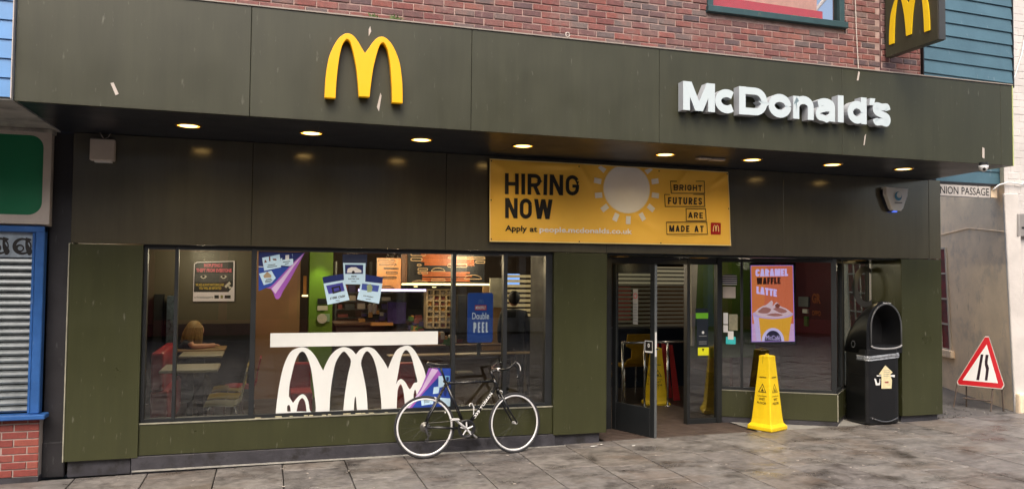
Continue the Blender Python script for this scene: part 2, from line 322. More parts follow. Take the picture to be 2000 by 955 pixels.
def glyph(ch, w, t):
    a, b, lo, hi, m, xm = t / 2, w - t / 2, t / 2, 1 - t / 2, .5, w / 2; W = b - a; h = t * .56
    V_ = lambda x, z0=0, z1=1: _rib([(x, z0), (x, z1)], t)
    H_ = lambda z, x0=0, x1=None: _rib([(x0, z), (w if x1 is None else x1, z)], t * .92)
    r = min(W / 2, .3); xr = .72 if ch.islower() else 1
    def ell(z0, z1): return _arc(xm, (z0 + z1) / 2, W / 2, (z1 - z0) / 2 - t * .46, 0, 360, 28)
    def bowl(z0, z1): rr = min(W * .8, (z1 - z0) / 2); return _rib([(a, z1)] + _arc(b - rr, z1 - rr, rr, rr, 90, 0, 6) + _arc(b - rr, z0 + rr, rr, rr, 0, -90, 6) + [(a, z0)], t * .95)
    S_ = lambda k: _rib(smoothpts([(x, z * k) for x, z in ((b, .71 / 1), (b - .1 * W, (.86)), (xm + .02, (hi + (0 if k == 1 else -.03))), (a + .12 * W, .88), (a, .74), (a + .12 * W, .60), (xm, .51), (b - .1 * W, .41), (b, .27), (b - .12 * W, .13), (xm, lo / k), (a + .1 * W, .15), (a, .30))], 4), t * .92)
    D = {
     'H': lambda: [V_(a), V_(b), H_(m, a, b)], 'I': lambda: [V_(xm)], 'l': lambda: [V_(xm)],
     'R': lambda: [V_(a), bowl(.46, hi), _dg((b - h * .2, 0), (xm, .46), h)], 'P': lambda: [V_(a), bowl(.42, hi)],
     'B': lambda: [V_(a), bowl(.5, hi), bowl(lo, .5)], 'D': lambda: [V_(a), bowl(lo, hi)],
     'N': lambda: [V_(a), V_(b), _dg((a, 1), (b, 0), h)],
     'M': lambda: [V_(a), V_(b), _dg((a + h * .3, 1), (xm, .0), h), _dg((xm, .0), (b - h * .3, 1), h)],
     'G': lambda: [_rib([(b, .70)] + _arc(xm, hi - r, W / 2, r, 0, 180) + _arc(xm, lo + r, W / 2, r, 180, 360) + [(b, m)], t * .95), _rib([(xm, m - t * .2), (w, m - t * .2)], t * .8)],
     'C': lambda: [_rib([(b, .68)] + _arc(xm, hi - r, W / 2, r, 0, 180) + _arc(xm, lo + r, W / 2, r, 180, 360) + [(b, .32)], t * .95)],
     'O': lambda: [_rib(_arc(xm, hi - r, W / 2, r, 0, 180) + _arc(xm, lo + r, W / 2, r, 180, 360) + [(b, hi - r), (b, hi - r + .001)], t)],
     'U': lambda: [_rib([(a, 1)] + _arc(xm, lo + r, W / 2, r, 180, 360) + [(b, 1)], t)],
     'A': lambda: [_dg((h, 0), (xm, 1), h), _dg((w - h, 0), (xm, 1), h), H_(.27, w * .22, w * .78)],
     'W': lambda: [_dg((h, 1), (w * .28, 0), h), _dg((w * .28, 0), (xm, 1), h), _dg((xm, 1), (w * .72, 0), h), _dg((w * .72, 0), (w - h, 1), h)],
     'E': lambda: [V_(a), H_(hi), H_(m, 0, w * .9), H_(lo)], 'F': lambda: [V_(a), H_(hi), H_(m, 0, w * .9)], 'L': lambda: [V_(a), H_(lo)], 'T': lambda: [V_(xm), H_(hi)],
     'Y': lambda: [V_(xm, 0, .5), _dg((h, 1), (xm, .4), h), _dg((w - h, 1), (xm, .4), h)],
     'K': lambda: [V_(a), _dg((a, .4), (b, 1), h), _dg((b, 0), (a + .1, .55), h)],
     'S': lambda: [S_(1)], 's': lambda: [S_(.745)],
     'c': lambda: [_rib(_arc(xm, .365, W / 2, .365 - t * .46, 48, 312, 20), t * .95)],
     'o': lambda: [_rib(_arc(xm, .365, W / 2, .365 - t * .46, 0, 360, 28), t * .98)],
     'n': lambda: [V_(a, 0, .72), _rib([(a, .5)] + _arc(xm + .01, .73 - t * .46 - .2, W / 2 - .01, .2, 170, 0, 9) + [(b, 0)], t)],
     'a': lambda: [V_(b - .005, 0, .5), _rib([(a + .0, .52)] + _arc(xm, .73 - t * .44 - .14, W / 2, .14, 160, 0, 9) + [(b, .3)], t * .88), _rib([(b, .42), (xm, .41)] + _arc(a + .11, .23, .115, .23 - t * .42, 90, 290, 10) + [(xm + .05, .06), (b, .2)], t * .8)],
     'd': lambda: [V_(b), _rib(_arc(xm - .01, .365, W / 2, .365 - t * .46, 0, 360, 24), t * .95)],
     "'": lambda: [[(w * .15, 1.0), (w, 1.0), (w * .75, .74), (0, .74)]],
    }
    return D[ch]() if ch in D else []
GW = {'I': .0, 'l': .0, 'M': .82, 'W': .92, 'E': .5, 'F': .5, 'L': .48, 'T': .56, ' ': .32, 'S': .56, 'A': .66}
def strokes_to(mb, loops, F, u0, sx, z0, h, w, depth, fn, slope, ulo, uhi):
    for i, lp in enumerate(loops):
        pts = []
        for x, z in lp:
            u = u0 + x * sx; zz = z0 + z * h; t = (u - ulo) / max(1e-6, uhi - ulo); zz += slope * t
            pts.append((u, zz))
        n = len(pts); off = w + i * .0004
        # quad strip for ribbons (even count), plain face otherwise
        fr = [F(u, z, off + depth + (fn(u, z) if fn else 0)) for u, z in pts]
        k = n // 2
        faces = [(j, j + 1, n - 2 - j, n - 1 - j) for j in range(k - 1)] if n % 2 == 0 else [tuple(range(n))]
        if depth:
            bk_ = [F(u, z, w) for u, z in pts]
            mb.add(fr, faces, 0); base = len(mb.V); mb.add(fr + bk_, [(j, (j + 1) % n, n + (j + 1) % n, n + j) for j in range(n)], 1)
        else: mb.add(fr, faces, 0)
def block(s, F, u0, u1, z0, z1, m, name='lettering', parent=None, w=.002, t=.24, gap=.13, fn=None, slope=0):
    h = z1 - z0; ws = [max(t, GW.get(c, .6)) for c in s]; tot = sum(ws) + gap * (len(s) - 1)
    k = (u1 - u0) / h; f = (k - gap * (len(s) - 1) - sum(x for c, x in zip(s, ws) if c in 'Il')) / max(.1, sum(x for c, x in zip(s, ws) if c not in 'Il'))
    mb = MB(); x = 0
    for c, wd in zip(s, ws):
        wd = wd * (1 if c in 'Il' else f)
        strokes_to(mb, glyph(c, wd, t), F, u0 + x * h, h, z0, h, w, 0, fn, slope, u0, u1); x += wd + gap
    return mb.build(name, m, parent)
def rrect(x0, x1, z0, z1, r, n=5, corners=(1, 1, 1, 1)):
    o = []
    for k, (cx, cz, a) in enumerate(((x1 - r, z1 - r, 0), (x0 + r, z1 - r, 90), (x0 + r, z0 + r, 180), (x1 - r, z0 + r, 270))):
        if corners[k]:
            for i in range(n + 1): t = R(a + 90 * i / n); o.append((cx + r * math.cos(t), cz + r * math.sin(t)))
        else: o.append(((x1, x0, x0, x1)[k], (z1, z1, z0, z0)[k]))
    return o
def rect(x0, x1, z0, z1): return [(x0, z0), (x1, z0), (x1, z1), (x0, z1)]
def circ(x, z, r, n=32, rz=None): return [(x + r * math.cos(2 * math.pi * i / n), z + (rz or r) * math.sin(2 * math.pi * i / n)) for i in range(n)]
def copy_tree(o, parent=None):
    c = o.copy(); col.objects.link(c)
    if parent: c.parent = parent
    ROOTLOC[c.name] = ROOTLOC.get(o.name, Vector((0, 0, 0)))
    for ch in list(o.children): copy_tree(ch, c)
    return c
# the arches outline, unit: metres about its own foot centre, 0.61 high
_lo = smoothpts([(-.358, 0), (-.354, .15), (-.342, .275), (-.32, .39), (-.283, .485), (-.24, .557), (-.195, .598), (-.156, .61), (-.112, .592), (-.071, .545), (-.035, .487), (0, .435)], 4)
_li = smoothpts([(-.267, 0), (-.263, .12), (-.254, .245), (-.24, .375), (-.217, .487), (-.193, .54), (-.169, .563), (-.145, .55), (-.125, .51), (-.1, .42), (-.073, .29), (-.055, .14), (-.046, .035)], 4)
ARCH = _lo + [(-x, z) for x, z in _lo[::-1][1:]] + [(-x, z) for x, z in _li] + _li[::-1]
def arches(cx, z, h, wd=None):
    k = h / .61; kx = (wd / .716) if wd else k
    return [[(cx + x * kx, z + y * k) for x, y in ARCH]]
# ================================================================ SETTING: pavement
pv = empty('pavement', (0, 0, 0), kind='structure')
gm = MB(); gm.box(-60, 60, -60, 40, -.3, -.09)
m_under = M_('joint_bed', S(52, 48, 44), .85, var=.2, vs_=8)
gm.build('ground', m_under, None)['kind'] = 'structure'
m_slab = M_('wet_stone', (0, 0, 0), .4, spec=.5, var=.34, vs_=11, bump=.45, bs=34, isl=[S(108, 105, 103), S(118, 114, 110), S(102, 99, 98), S(126, 121, 116), S(106, 102, 100), S(114, 108, 102)], stain=1.6, c2=S(62, 57, 54), dirt=(S(170, 166, 160), .5, 13))
_t = m_slab.node_tree; _b = _t.nodes['Principled BSDF']; _N = _t.nodes.new; _L = _t.links.new   # wet patches and pale dry patches
_src = _b.inputs['Base Color'].links[0].from_socket
_g = _N('ShaderNodeNewGeometry'); _mp = _N('ShaderNodeMapping'); _mp.inputs['Scale'].default_value = (.8, 1.5, 1); _L(_g.outputs['Position'], _mp.inputs[0])
_oi = _N('ShaderNodeObjectInfo')
def _w(n, seed, loc):
    n.inputs['W'].default_value = seed
    if loc:
        q = _N('ShaderNodeMath'); q.operation = 'MULTIPLY_ADD'; q.inputs[1].default_value = loc; q.inputs[2].default_value = seed; _L(_oi.outputs['Random'], q.inputs[0]); _L(q.outputs[0], n.inputs['W'])
def _patch(scale, lo, hi, seed, loc=0):
    n = _N('ShaderNodeTexNoise'); n.noise_dimensions = '4D'; _w(n, seed, loc); n.inputs['Scale'].default_value = scale; n.inputs['Detail'].default_value = 9; n.inputs['Roughness'].default_value = .68; _L(_mp.outputs[0], n.inputs['Vector'])
    r = _N('ShaderNodeMapRange'); r.inputs[1].default_value = lo; r.inputs[2].default_value = hi; _L(n.outputs[0], r.inputs[0]); return r.outputs[0]
_wet = _patch(1.9, .48, .60, 3.1, .12); _dry = _patch(2.6, .50, .62, 7.7, 9); _brn = _patch(1.4, .52, .62, 12.4, .5)
def _mix(f, a, c, k, mode='MIX'):
    q = _N('ShaderNodeMath'); q.operation = 'MULTIPLY'; q.inputs[1].default_value = k; _L(f, q.inputs[0])
    m = _N('ShaderNodeMixRGB'); m.blend_type = mode; _L(q.outputs[0], m.inputs[0]); _L(a, m.inputs[1]); m.inputs[2].default_value = (*c, 1); return m.outputs[0]
_o = _mix(_dry, _src, S(146, 143, 138), .32); _o = _mix(_brn, _o, S(104, 88, 74), .38); _o = _mix(_wet, _o, S(120, 116, 114), .4, 'MULTIPLY')
_L(_o, _b.inputs['Base Color'])
_rr = _N('ShaderNodeMapRange'); _rr.inputs[3].default_value = .55; _rr.inputs[4].default_value = .27; _L(_wet, _rr.inputs[0]); _L(_rr.outputs[0], _b.inputs['Roughness'])
def slab_mb(x0, x1, y0, y1, t=.07):
    x0, x1 = x0 * (1 - gz(x0) / 2.08), x1 * (1 - gz(x1) / 2.08); z = 0
    c = .006; dz = random.uniform(-.002, .002); tx = random.uniform(-.002, .002); ty = random.uniform(-.0015, .0015)
    zz = lambda x, y: gz(x) + dz + tx * (x - x0) / .66 + ty * (y - y0) / .66
    b = [(x0, y0, z - t), (x1, y0, z - t), (x1, y1, z - t), (x0, y1, z - t)]
    r = [(x, y, zz(x, y) - c * .6) for x, y, _ in b]
    f = [(x0 + c, y0 + c), (x1 - c, y0 + c), (x1 - c, y1 - c), (x0 + c, y1 - c)]
    f = [(x, y, zz(x, y)) for x, y in f]
    fs = [(8, 9, 10, 11)]
    for i in range(4):
        j = (i + 1) % 4; fs += [(i, j, 4 + j, 4 + i), (4 + i, 4 + j, 8 + j, 8 + i)]
    return MB().add(b + r + f, fs)
stuffm = MB(); g = .011
for k in range(-8, 24):
    x0 = .185 + .6635 * k + .012; x1 = x0 + .6635 - g
    y = -.02 if k < 5 else .085
    if k >= 9: y = .03
    if k >= 14: y = .12
    first = True
    while y > -16:
        L = random.choice([.62, .9, .9, .75, 1.05]) if not first else random.choice([.42, .62, .88, .3]); first = False
        vis = y > -3.4 + (0 if k < 12 else 0) and -3.2 < x0 < 12.5 and y > -.6 - .36 * (x0 + 3)
        mb = slab_mb(x0, x1, y - L + g, y)
        if vis: mb.build('paving_slab', m_slab, pv)
        else: stuffm.add(mb.V, mb.F)
        y -= L
o = stuffm.build('distant_paving', m_slab, pv); o['kind'] = 'stuff'
# threshold: pale stone floor and ribbed entrance matting
m_palestone = M_('pale_floor_stone', S(158, 156, 150), .4, var=.12, vs_=4, stain=2.5, c2=S(120, 116, 108))
mb = MB(); mb.add([(6.26, .04, .03), (8.6, .04, .048), (8.6, 1.2, .048), (6.26, 1.2, .03)], [(0, 1, 2, 3)])
mb.build('pale_stone_floor', m_palestone, pv)
mat_ = empty('entrance_matting', (5.2, .16, 0), 'brown ribbed matting laid in the doorway in front of the open door', 'door mat')
m_rib = M_('mat_rib', S(80, 68, 61), .5, var=.3, vs_=6); m_ribd = M_('mat_base', S(26, 22, 20), .7, var=.2)
MB().box(4.03, 6.25, .09, 2.5, -.03, .012).build('base', m_ribd, mat_)
mb = MB(); y = .095
while y < 2.48:
    mb.box(4.04, 6.245, y, y + .055, .012, .022 + random.uniform(0, .0015)); y += .088
mb.build('rib', m_rib, mat_)['kind'] = 'stuff'
# debris in the gutter corner, bits of litter
sc = empty('scattered_gum_spots', (3, -.5, 0), kind='stuff'); sc['label'] = 'white chewing gum spots and crumbs on the pavement'
mb = MB()
for i in range(90):
    x = random.uniform(-1.5, 10); yy = random.uniform(-2.2, -.03); r = random.choice([.006, .009, .013, .017])
    mb.add([(x + r * math.cos(a) * random.uniform(.8, 1.2), yy + r * math.sin(a), gz(x) + .0045) for a in [i_ * 1.047 for i_ in range(6)]], [(0, 1, 2, 3, 4, 5)])
for px_, py_ in ((620, 901), (718, 894), (1137, 873), (1237, 872), (1281, 889), (1389, 911), (1343, 939), (1622, 855), (1680, 936), (1620, 932), (1551, 921), (551, 915), (605, 934), (937, 927), (1824, 837), (1257, 912)):
    x, yy, _ = GG(px_, py_); r = .013
    mb.add([(x + r * math.cos(a), yy + r * math.sin(a), gz(x) + .006) for a in [i_ * 1.047 for i_ in range(6)]], [(0, 1, 2, 3, 4, 5)])
mb.build('gum_spots', m_offwhite, sc)['kind'] = 'stuff'

# ================================================================ RESTAURANT BUILDING
bd = empty('restaurant_building', (3.5, 0, 0), 'olive green panelled restaurant front with lit sign, shop windows and open entrance under brick wall', 'building')
g = .004
xs = [-2.066, -.188, 1.889, 3.957, 6.307, 8.687, 8.875]
for a, b in zip(xs, xs[1:]): MB().box(a + g / 2, b - g / 2, -1.5, -1.46, 3.49, 4.5).build('fascia_panel', m_fascia, bd, bevel=.003)
MB().box(-2.05, 8.86, -1.455, -1.40, 3.5, 4.49).build('fascia_backing', m_darkglassin, bd)
MB().box(-2.07, 8.88, -1.512, -1.40, 4.503, 4.515).build('coping_strip', m_metal_trim, bd)
MB().box(8.88, 8.892, -1.5, -1.0, 3.49, 4.5).build('corner_trim', M_('corner_trim_edge', S(190, 200, 130), .5), bd)
mb = MB()   # soffit in long glossy sheets
sx = [-2.05, .45, 2.55, 5.75, 8.87]
for a, b in zip(sx, sx[1:]):
    b2 = b + (.2 if b > 8 else 0)
    MB().hexa([(a + .002, -1.455, 3.492), (b - .002, -1.455, 3.492), (b2 - .002, .05, 3.492), (a + .002, .05, 3.492), (a + .002, -1.455, 3.52), (b - .002, -1.455, 3.52), (b2 - .002, .05, 3.52), (a + .002, .05, 3.52)]).build('soffit_panel', m_soffit, bd)
xs = [-1.93, -.18, 1.977, 4.025, 6.603, 9.057, 9.272]
for a, b in zip(xs, xs[1:]): MB().box(a + g / 2, b - g / 2, 0, .035, 2.355, 3.488).build('upper_panel', m_band, bd, bevel=.003)
MB().box(-1.92, 9.25, .052, .3, 2.36, 3.6).build('upper_backing', m_darkglassin, bd)  # backing carried up past the panels to block leaking sky light
MB().box(-2.05, 8.9, -1.45, .3, 3.53, 3.56).build('soffit_light_block', m_darkglassin, bd)  # unseen sheet added to stop sky light leaking through the soffit gaps
for i, (a, b, d) in enumerate(((-1.932, -1.25, .2), (3.335, 4.032, .85), (8.56, 9.272, .585))):
    MB().box(a, b, 0, d, .14, 2.346).build('pillar', m_panel, bd, bevel=.003)
    MB().box(a + .025, b - (.07 if i < 2 else .04), .05, d - .02, -.03, .137).build('plinth', m_plinth, bd, bevel=.006)
MB().box(3.318, 3.332, .155, .86, .14, 2.33).build('pillar_shade_sheet', m_darkglassin, bd)  # dark sheet added as shade over the pillar side behind the glass
MB().box(-1.945, -1.934, -.006, .1, .14, 2.35).build('pillar_edge_trim', m_framelite, bd)
MB().box(-1.249, 3.334, .03, .12, .155, .478).build('stall_riser', m_panel, bd, bevel=.003)
MB().box(-1.31, 3.36, .005, .115, -.03, .15).build('riser_plinth', m_plinth, bd, bevel=.004)
mb = MB(); x = -1.3
while x < 3.3:
    L = random.uniform(.2, .6); d = random.uniform(.012, .03); mb.add([(x, .005, -.01), (x + L, .005, -.01), (x + L, -d, 0), (x, -d, 0), (x, .005, .014), (x + L, .005, .014)], [(3, 2, 5, 4), (0, 1, 2, 3)]); x += L
mb.build('mortar_fillet', m_fillet, bd)
mb = MB(); mb.box(-1.249, 3.334, .022, .14, .479, .492); mb.build('window_sill', m_frame, bd)
MB().box(-1.249, 3.334, .018, .022, .478, .493).build('sill_edge', m_framelite, bd)
mb = MB(); x = -.1
while x < 1.4:
    L = random.uniform(.015, .07); mb.box(x, x + L, .024, .05, .4925, .4955 + random.uniform(0, .006)); x += L + random.uniform(.0, .16)
mb.build('sill_debris', m_fillet2, bd)['kind'] = 'stuff'
# shop window: frame members and panes
wf = MB(); 
for a, b in ((-1.249, -1.21), (-.945, -.908), (-.172, -.116), (2.078, 2.124), (2.71, 2.757), (3.245, 3.334)): wf.box(a, b, .06, .15, .493, 2.31)
wins = [(-1.21, -.945), (-.908, -.172), (-.116, 2.078), (2.124, 2.71), (2.757, 3.245)]
for a, b in ((-1.249, -1.21), (-.945, -.908), (-.172, -.116), (2.078, 2.124), (2.71, 2.757), (3.245, 3.334)):
    MB().box(a, b, .06, .15, .493, 2.354).build('window_mullion', m_frame, bd, bevel=.003)
for a, b in wins:
    for z0, z1 in ((.493, .525), (2.305, 2.354)): MB().box(a, b, .065, .145, z0, z1).build('window_rail', m_frame, bd)
    MB().box(a, b, .1, .106, .525, 2.305).build('window_pane', m_glass, bd)
# entrance soffit
MB().box(4.034, 9.2, .06, 1.3, 2.332, 2.352).build('entrance_ceiling', M_('entrance_ceiling_paint', S(36, 42, 42), .3, var=.1), bd)
MB().box(4.034, 4.365, .78, .86, 0, 2.33).build('door_side_panel', m_frame, bd)
MB().box(4.365, 4.44, .75, .83, 0, 2.33).build('door_jamb', m_frame, bd, bevel=.004)
MB().box(5.59, 5.637, .76, .86, 0, 2.33).build('door_jamb', m_frame, bd, bevel=.004)
MB().box(4.44, 5.59, .76, .84, 2.235, 2.33).build('door_head', m_frame, bd, bevel=.004)
MB().box(6.07, 6.14, .76, .86, 0, 2.33).build('entrance_post', m_frame, bd, bevel=.004)
for a, b in ((.0, .09), (2.24, 2.33)): MB().box(5.637, 6.07, .78, .84, a, b).build('side_light_rail', m_frame, bd)
MB().box(5.637, 6.07, .806, .812, .09, 2.24).build('side_light_pane', m_glass2, bd)
# door leaf swung outward
HX, HY = 4.452, .765
DF = Fr((HX, HY, 0), (4.712 - HX, .035 - HY, 0)); DF.n = Vector((DF.x.y, -DF.x.x, 0))
if DF.n.x > 0: DF.n = -DF.n
DW = .765
dr = MB()
dr.fbox(DF, 0, .075, -.045, 0, .015, 2.225); dr.fbox(DF, DW - .075, DW, -.045, 0, .015, 2.225)
dr.fbox(DF, .075, DW - .075, -.044, -.001, 2.11, 2.225); dr.fbox(DF, .075, DW - .075, -.044, -.001, .02, .39)
door = dr.build('open_door', m_frame, bd, bevel=.004); door['label'] = 'dark glazed door leaf swung outward over the matting'
ROOTLOC[door.name] = ROOTLOC[bd.name]
MB().fbox(DF, .075, DW - .075, -.026, -.02, .39, 2.11).build('door_glass', glass('door_leaf_glass', (.82, .84, .83), 1.5, 0), door)
MB().fbox(DF, DW + .001, DW + .006, -.043, -.002, .03, 2.21).build('door_edge_strip', M_('edge_strip', S(120, 124, 124), .4, metal=.6), door)
MB().fbox(DF, DW + .0065, DW + .009, -.036, -.006, 1.05, 1.36).build('door_edge_sticker', m_white_plain, door)
MB().fbox(DF, DW + .009, DW + .05, -.03, -.018, 1.14, 1.155).build('door_latch', m_chrome, door)
mb = MB().fbox(DF, .36, .5, .0, .002, 1.08, 1.22); 
DS = DF
poly('glass_sticker', DS, [rect(.37, .46, 1.44, 1.9)], M_('faded_white_sticker', S(150, 150, 146), .5), door, w=-.018)
poly('sticker_symbol', DS, [circ(.415, 1.81, .035, 24), circ(.415, 1.81, .027, 24)], m_red, door, w=-.016)
mb = MB()
for i in range(7): mb.fbox(DS, .38, .45, -.0165, -.0155, 1.48 + i * .036, 1.49 + i * .036)
mb.build('sticker_lines', m_inkgrey, door)
poly('pull_sign', DS, [rrect(.6, .745, 1.09, 1.25, .01)], m_blackprint, door, w=.002)
poly('pull_sign_border', DS, [rrect(.605, .74, 1.095, 1.245, .01), rrect(.613, .732, 1.115, 1.237, .008)], m_white_plain, door, w=.004)
text('0', DS, .655, .69, 1.16, 1.21, m_white_plain, 'pull_sign_digit', door, w=.004)
# angled entrance window, short return and glazed corner
def glazed_screen(a, b, mull, nm, gl, h0=.49):
    F = Fr((a[0], a[1], 0), (b[0] - a[0], b[1] - a[1], 0)); L = math.dist(a, b)
    if F.n.y > 0: F.n = -F.n
    MB().fbox(F, 0, L, -.09, 0, .105, h0 - .02).build(nm + '_riser', m_panel, bd, bevel=.003)
    MB().fbox(F, 0, L, -.08, -.012, -.02, .102).build(nm + '_plinth', m_plinth, bd)
    MB().fbox(F, 0, L, -.1, .006, h0 - .018, h0 - .004).build(nm + '_sill', m_frame, bd)
    MB().fbox(F, 0, L, .0065, .009, h0 - .017, h0 - .006).build(nm + '_sill_edge', m_framelite, bd)
    e = [0] + mull + [L]
    for z0, z1 in ((h0 - .004, h0 + .03), (2.28, 2.33)): MB().fbox(F, 0, L, -.07, -.02, z0, z1).build(nm + '_rail', m_frame, bd)
    for i, u in enumerate(e):
        hw = .018; u0 = max(0, u - hw); u1 = min(L, u + hw)
        MB().fbox(F, u0, u1, -.075, -.015, h0 + .03, 2.28).build(nm + '_mullion', m_frame, bd)
    for u0, u1 in zip(e, e[1:]): MB().fbox(F, u0 + .018, u1 - .018, -.048, -.042, h0 + .03, 2.28).build(nm + '_pane', gl, bd)
    return F, L
AF, AL = glazed_screen((6.15, .80), (7.485, .03), [.285], 'angled_window', m_glass2)
RF, RL = glazed_screen((7.49, .034), (7.95, .45), [], 'return_window', glass('corner_glass', (.72, .75, .74), 1.2))
MB().fbox(AF, AL, AL + .012, -.08, .004, .1, .465).build('riser_corner_edge', m_framelite, bd)
glazed_screen((7.97, .455), (8.555, .6), [], 'alcove_window', glass('alcove_glass', (.72, .75, .74), 1.2))
# brick upper wall: each brick that shows is a part piece, the rest one mesh
bw = MB().box(-2.08, 7.56, -1.385, -1.2, 4.49, 4.995).box(-2.08, 4.6, -1.385, -1.2, 4.995, 6.44).box(6.43, 7.56, -1.385, -1.2, 4.995, 6.44).box(-2.08, 7.56, -1.385, -1.2, 6.44, 8.2).build('brick_wall', m_mortar, bd)
BF = FY(-1.385); rest = MB(); nb = 0
lines = lambda x: 4.5 + max(0, .118 * (x + .9)) + .1
for r_ in range(36):
    z0 = 4.452 + r_ * .0712; x = -2.08 - (.103 if r_ % 2 else 0) + (.02 * math.sin(r_ * 3.1))
    while x < 7.56:
        x0 = max(x, -2.08) + .005; x1 = min(x + .206, 7.555) - .006; x += .206
        if x1 - x0 < .03: continue
        z1 = z0 + .060
        if x1 > 6.945 and x0 < 6.965: x0, x1 = (x0, 6.945) if (x0 + x1) / 2 < 6.955 else (6.965, x1)
        if x1 - x0 < .02: continue
        if z1 > 4.99 and z0 < 6.45 and x1 > 4.6 and x0 < 6.44:
            if x0 < 4.58: x1 = 4.598
            elif x1 > 6.46: x0 = 6.442
            else: continue
            if x1 - x0 < .02: continue
        j = lambda s=.0025: random.uniform(-s, s)
        args = (BF, x0 + j(), x1 + j(), z0 + j(.002), z1 + j(.002), 0, .009 + j(.003), .005)
        if z0 < lines((x0 + x1) / 2) and x1 > -1.2 and z1 > 4.5 and nb < 296:
            MB().piece(*args).build('brick', m_brick, bw); nb += 1
        else: rest.piece(*args)
rest.build('upper_bricks', m_brick, bw)['kind'] = 'stuff'
MB().box(6.95, 6.96, -1.394, -1.384, 4.5, 7).build('movement_joint', M_('sealant', S(90, 62, 62), .7), bw)
# upper window
uw = MB(); uw.box(4.60, 4.67, -1.41, -1.3, 5.07, 6.44); uw.box(6.36, 6.43, -1.41, -1.3, 5.07, 6.44); uw.box(4.60, 6.43, -1.41, -1.3, 6.37, 6.44)
m_teal = M_('dark_teal_paint', S(44, 72, 76), .5, var=.15, vs_=10, dirt=(S(120, 110, 90), .4, 30))
up = uw.build('upper_window', m_teal, bd, bevel=.004)
MB().box(4.585, 6.45, -1.45, -1.3, 4.995, 5.068).build('upper_sill', m_teal, up, bevel=.006)
mb = MB(); x = 4.68
while x < 6.35:
    L = random.uniform(.03, .1); mb.box(x, x + L, -1.41, -1.38, 5.068, 5.07 + random.uniform(.004, .014)); x += L
mb.build('moss_on_sill', M_('sill_moss', S(160, 150, 96), .9, var=.3, vs_=40), up)
MB().box(4.67, 6.36, -1.362, -1.356, 5.07, 6.37).build('upper_pane', glass('upper_glass', (.9, .88, .88), 1.5), up)
MB().box(4.60, 6.43, -.7, -.68, 4.9, 6.5).box(4.6, 6.43, -1.25, -.7, 4.96, 4.98).build('room_behind', M_('upstairs_room', S(176, 150, 136), .8, var=.1), up)
mb = MB(); mb.add([(4.68, -1.28, 5.08), (6.22, -1.28, 5.08), (6.22, -1.28, 5.22), (4.68, -1.28, 5.24)], [(0, 1, 2, 3)]); mb.add([(4.68, -1.27, 5.24), (6.14, -1.27, 5.22), (6.22, -1.27, 6.4), (4.68, -1.27, 6.4)], [(0, 1, 2, 3)], 1)
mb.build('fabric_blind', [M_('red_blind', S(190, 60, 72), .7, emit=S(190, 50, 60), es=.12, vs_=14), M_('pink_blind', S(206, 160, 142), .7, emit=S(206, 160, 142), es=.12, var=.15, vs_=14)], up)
MB().tube([(6.13, -1.24, 5.22), (6.4, -1.1, 5.45)], .022).build('blind_pole', m_white_plain, up)
# interior shell: floor, ceiling, walls as the setting
m_ifloor = M_('interior_floor_tile', S(48, 38, 33), .35, var=.2, vs_=4); m_iceil = M_('interior_ceiling_paint', S(34, 30, 28), .7)
m_iwall = M_('interior_brown_wall', S(92, 70, 50), .6, var=.1, vs_=2)
def st(o): o['kind'] = 'structure'; return o
st(MB().box(-1.9, 9.2, .16, 10, -.04, -.006).build('interior_floor', m_ifloor))
st(MB().box(-1.9, 9.2, .31, 10, 2.56, 2.6).build('interior_ceiling', m_iceil))
st(MB().box(-1.95, -1.9, .2, 10, 0, 2.6).build('interior_wall_left', m_iwall))
st(MB().box(-1.9, 9.2, 10, 10.1, 0, 2.6).build('interior_wall_back', M_('back_wall_paint', S(70, 54, 42), .6)))
st(MB().box(9.2, 9.26, 4.6, 10, 0, 2.6).build('interior_wall_right', m_iwall))
mb = MB(); mb.box(-2.08, 8.88, -1.2, -1.15, 4.49, 8.2); mb.box(-2.1, 9.27, .3, .4, 2.6, 8.2)
MB().box(9.2, 9.26, .585, 10, 2.3, 3.5).build('passage_upper_wall', m_panel, bd)
MB().box(9.2, 9.26, .585, 2.1, 0, .3).box(9.2, 9.26, 2.1, 4.6, 0, 2.3).build('passage_side_wall', m_panel, bd)
MB().box(9.225, 9.232, .585, 2.1, .3, 2.3).build('passage_side_pane', m_glass, bd)
MB().box(9.262, 9.272, 2.1, 10, 0, 3.5).build('passage_bounce_skin', m_render, bd)  # unseen pale skin added to bounce light onto the alley wall

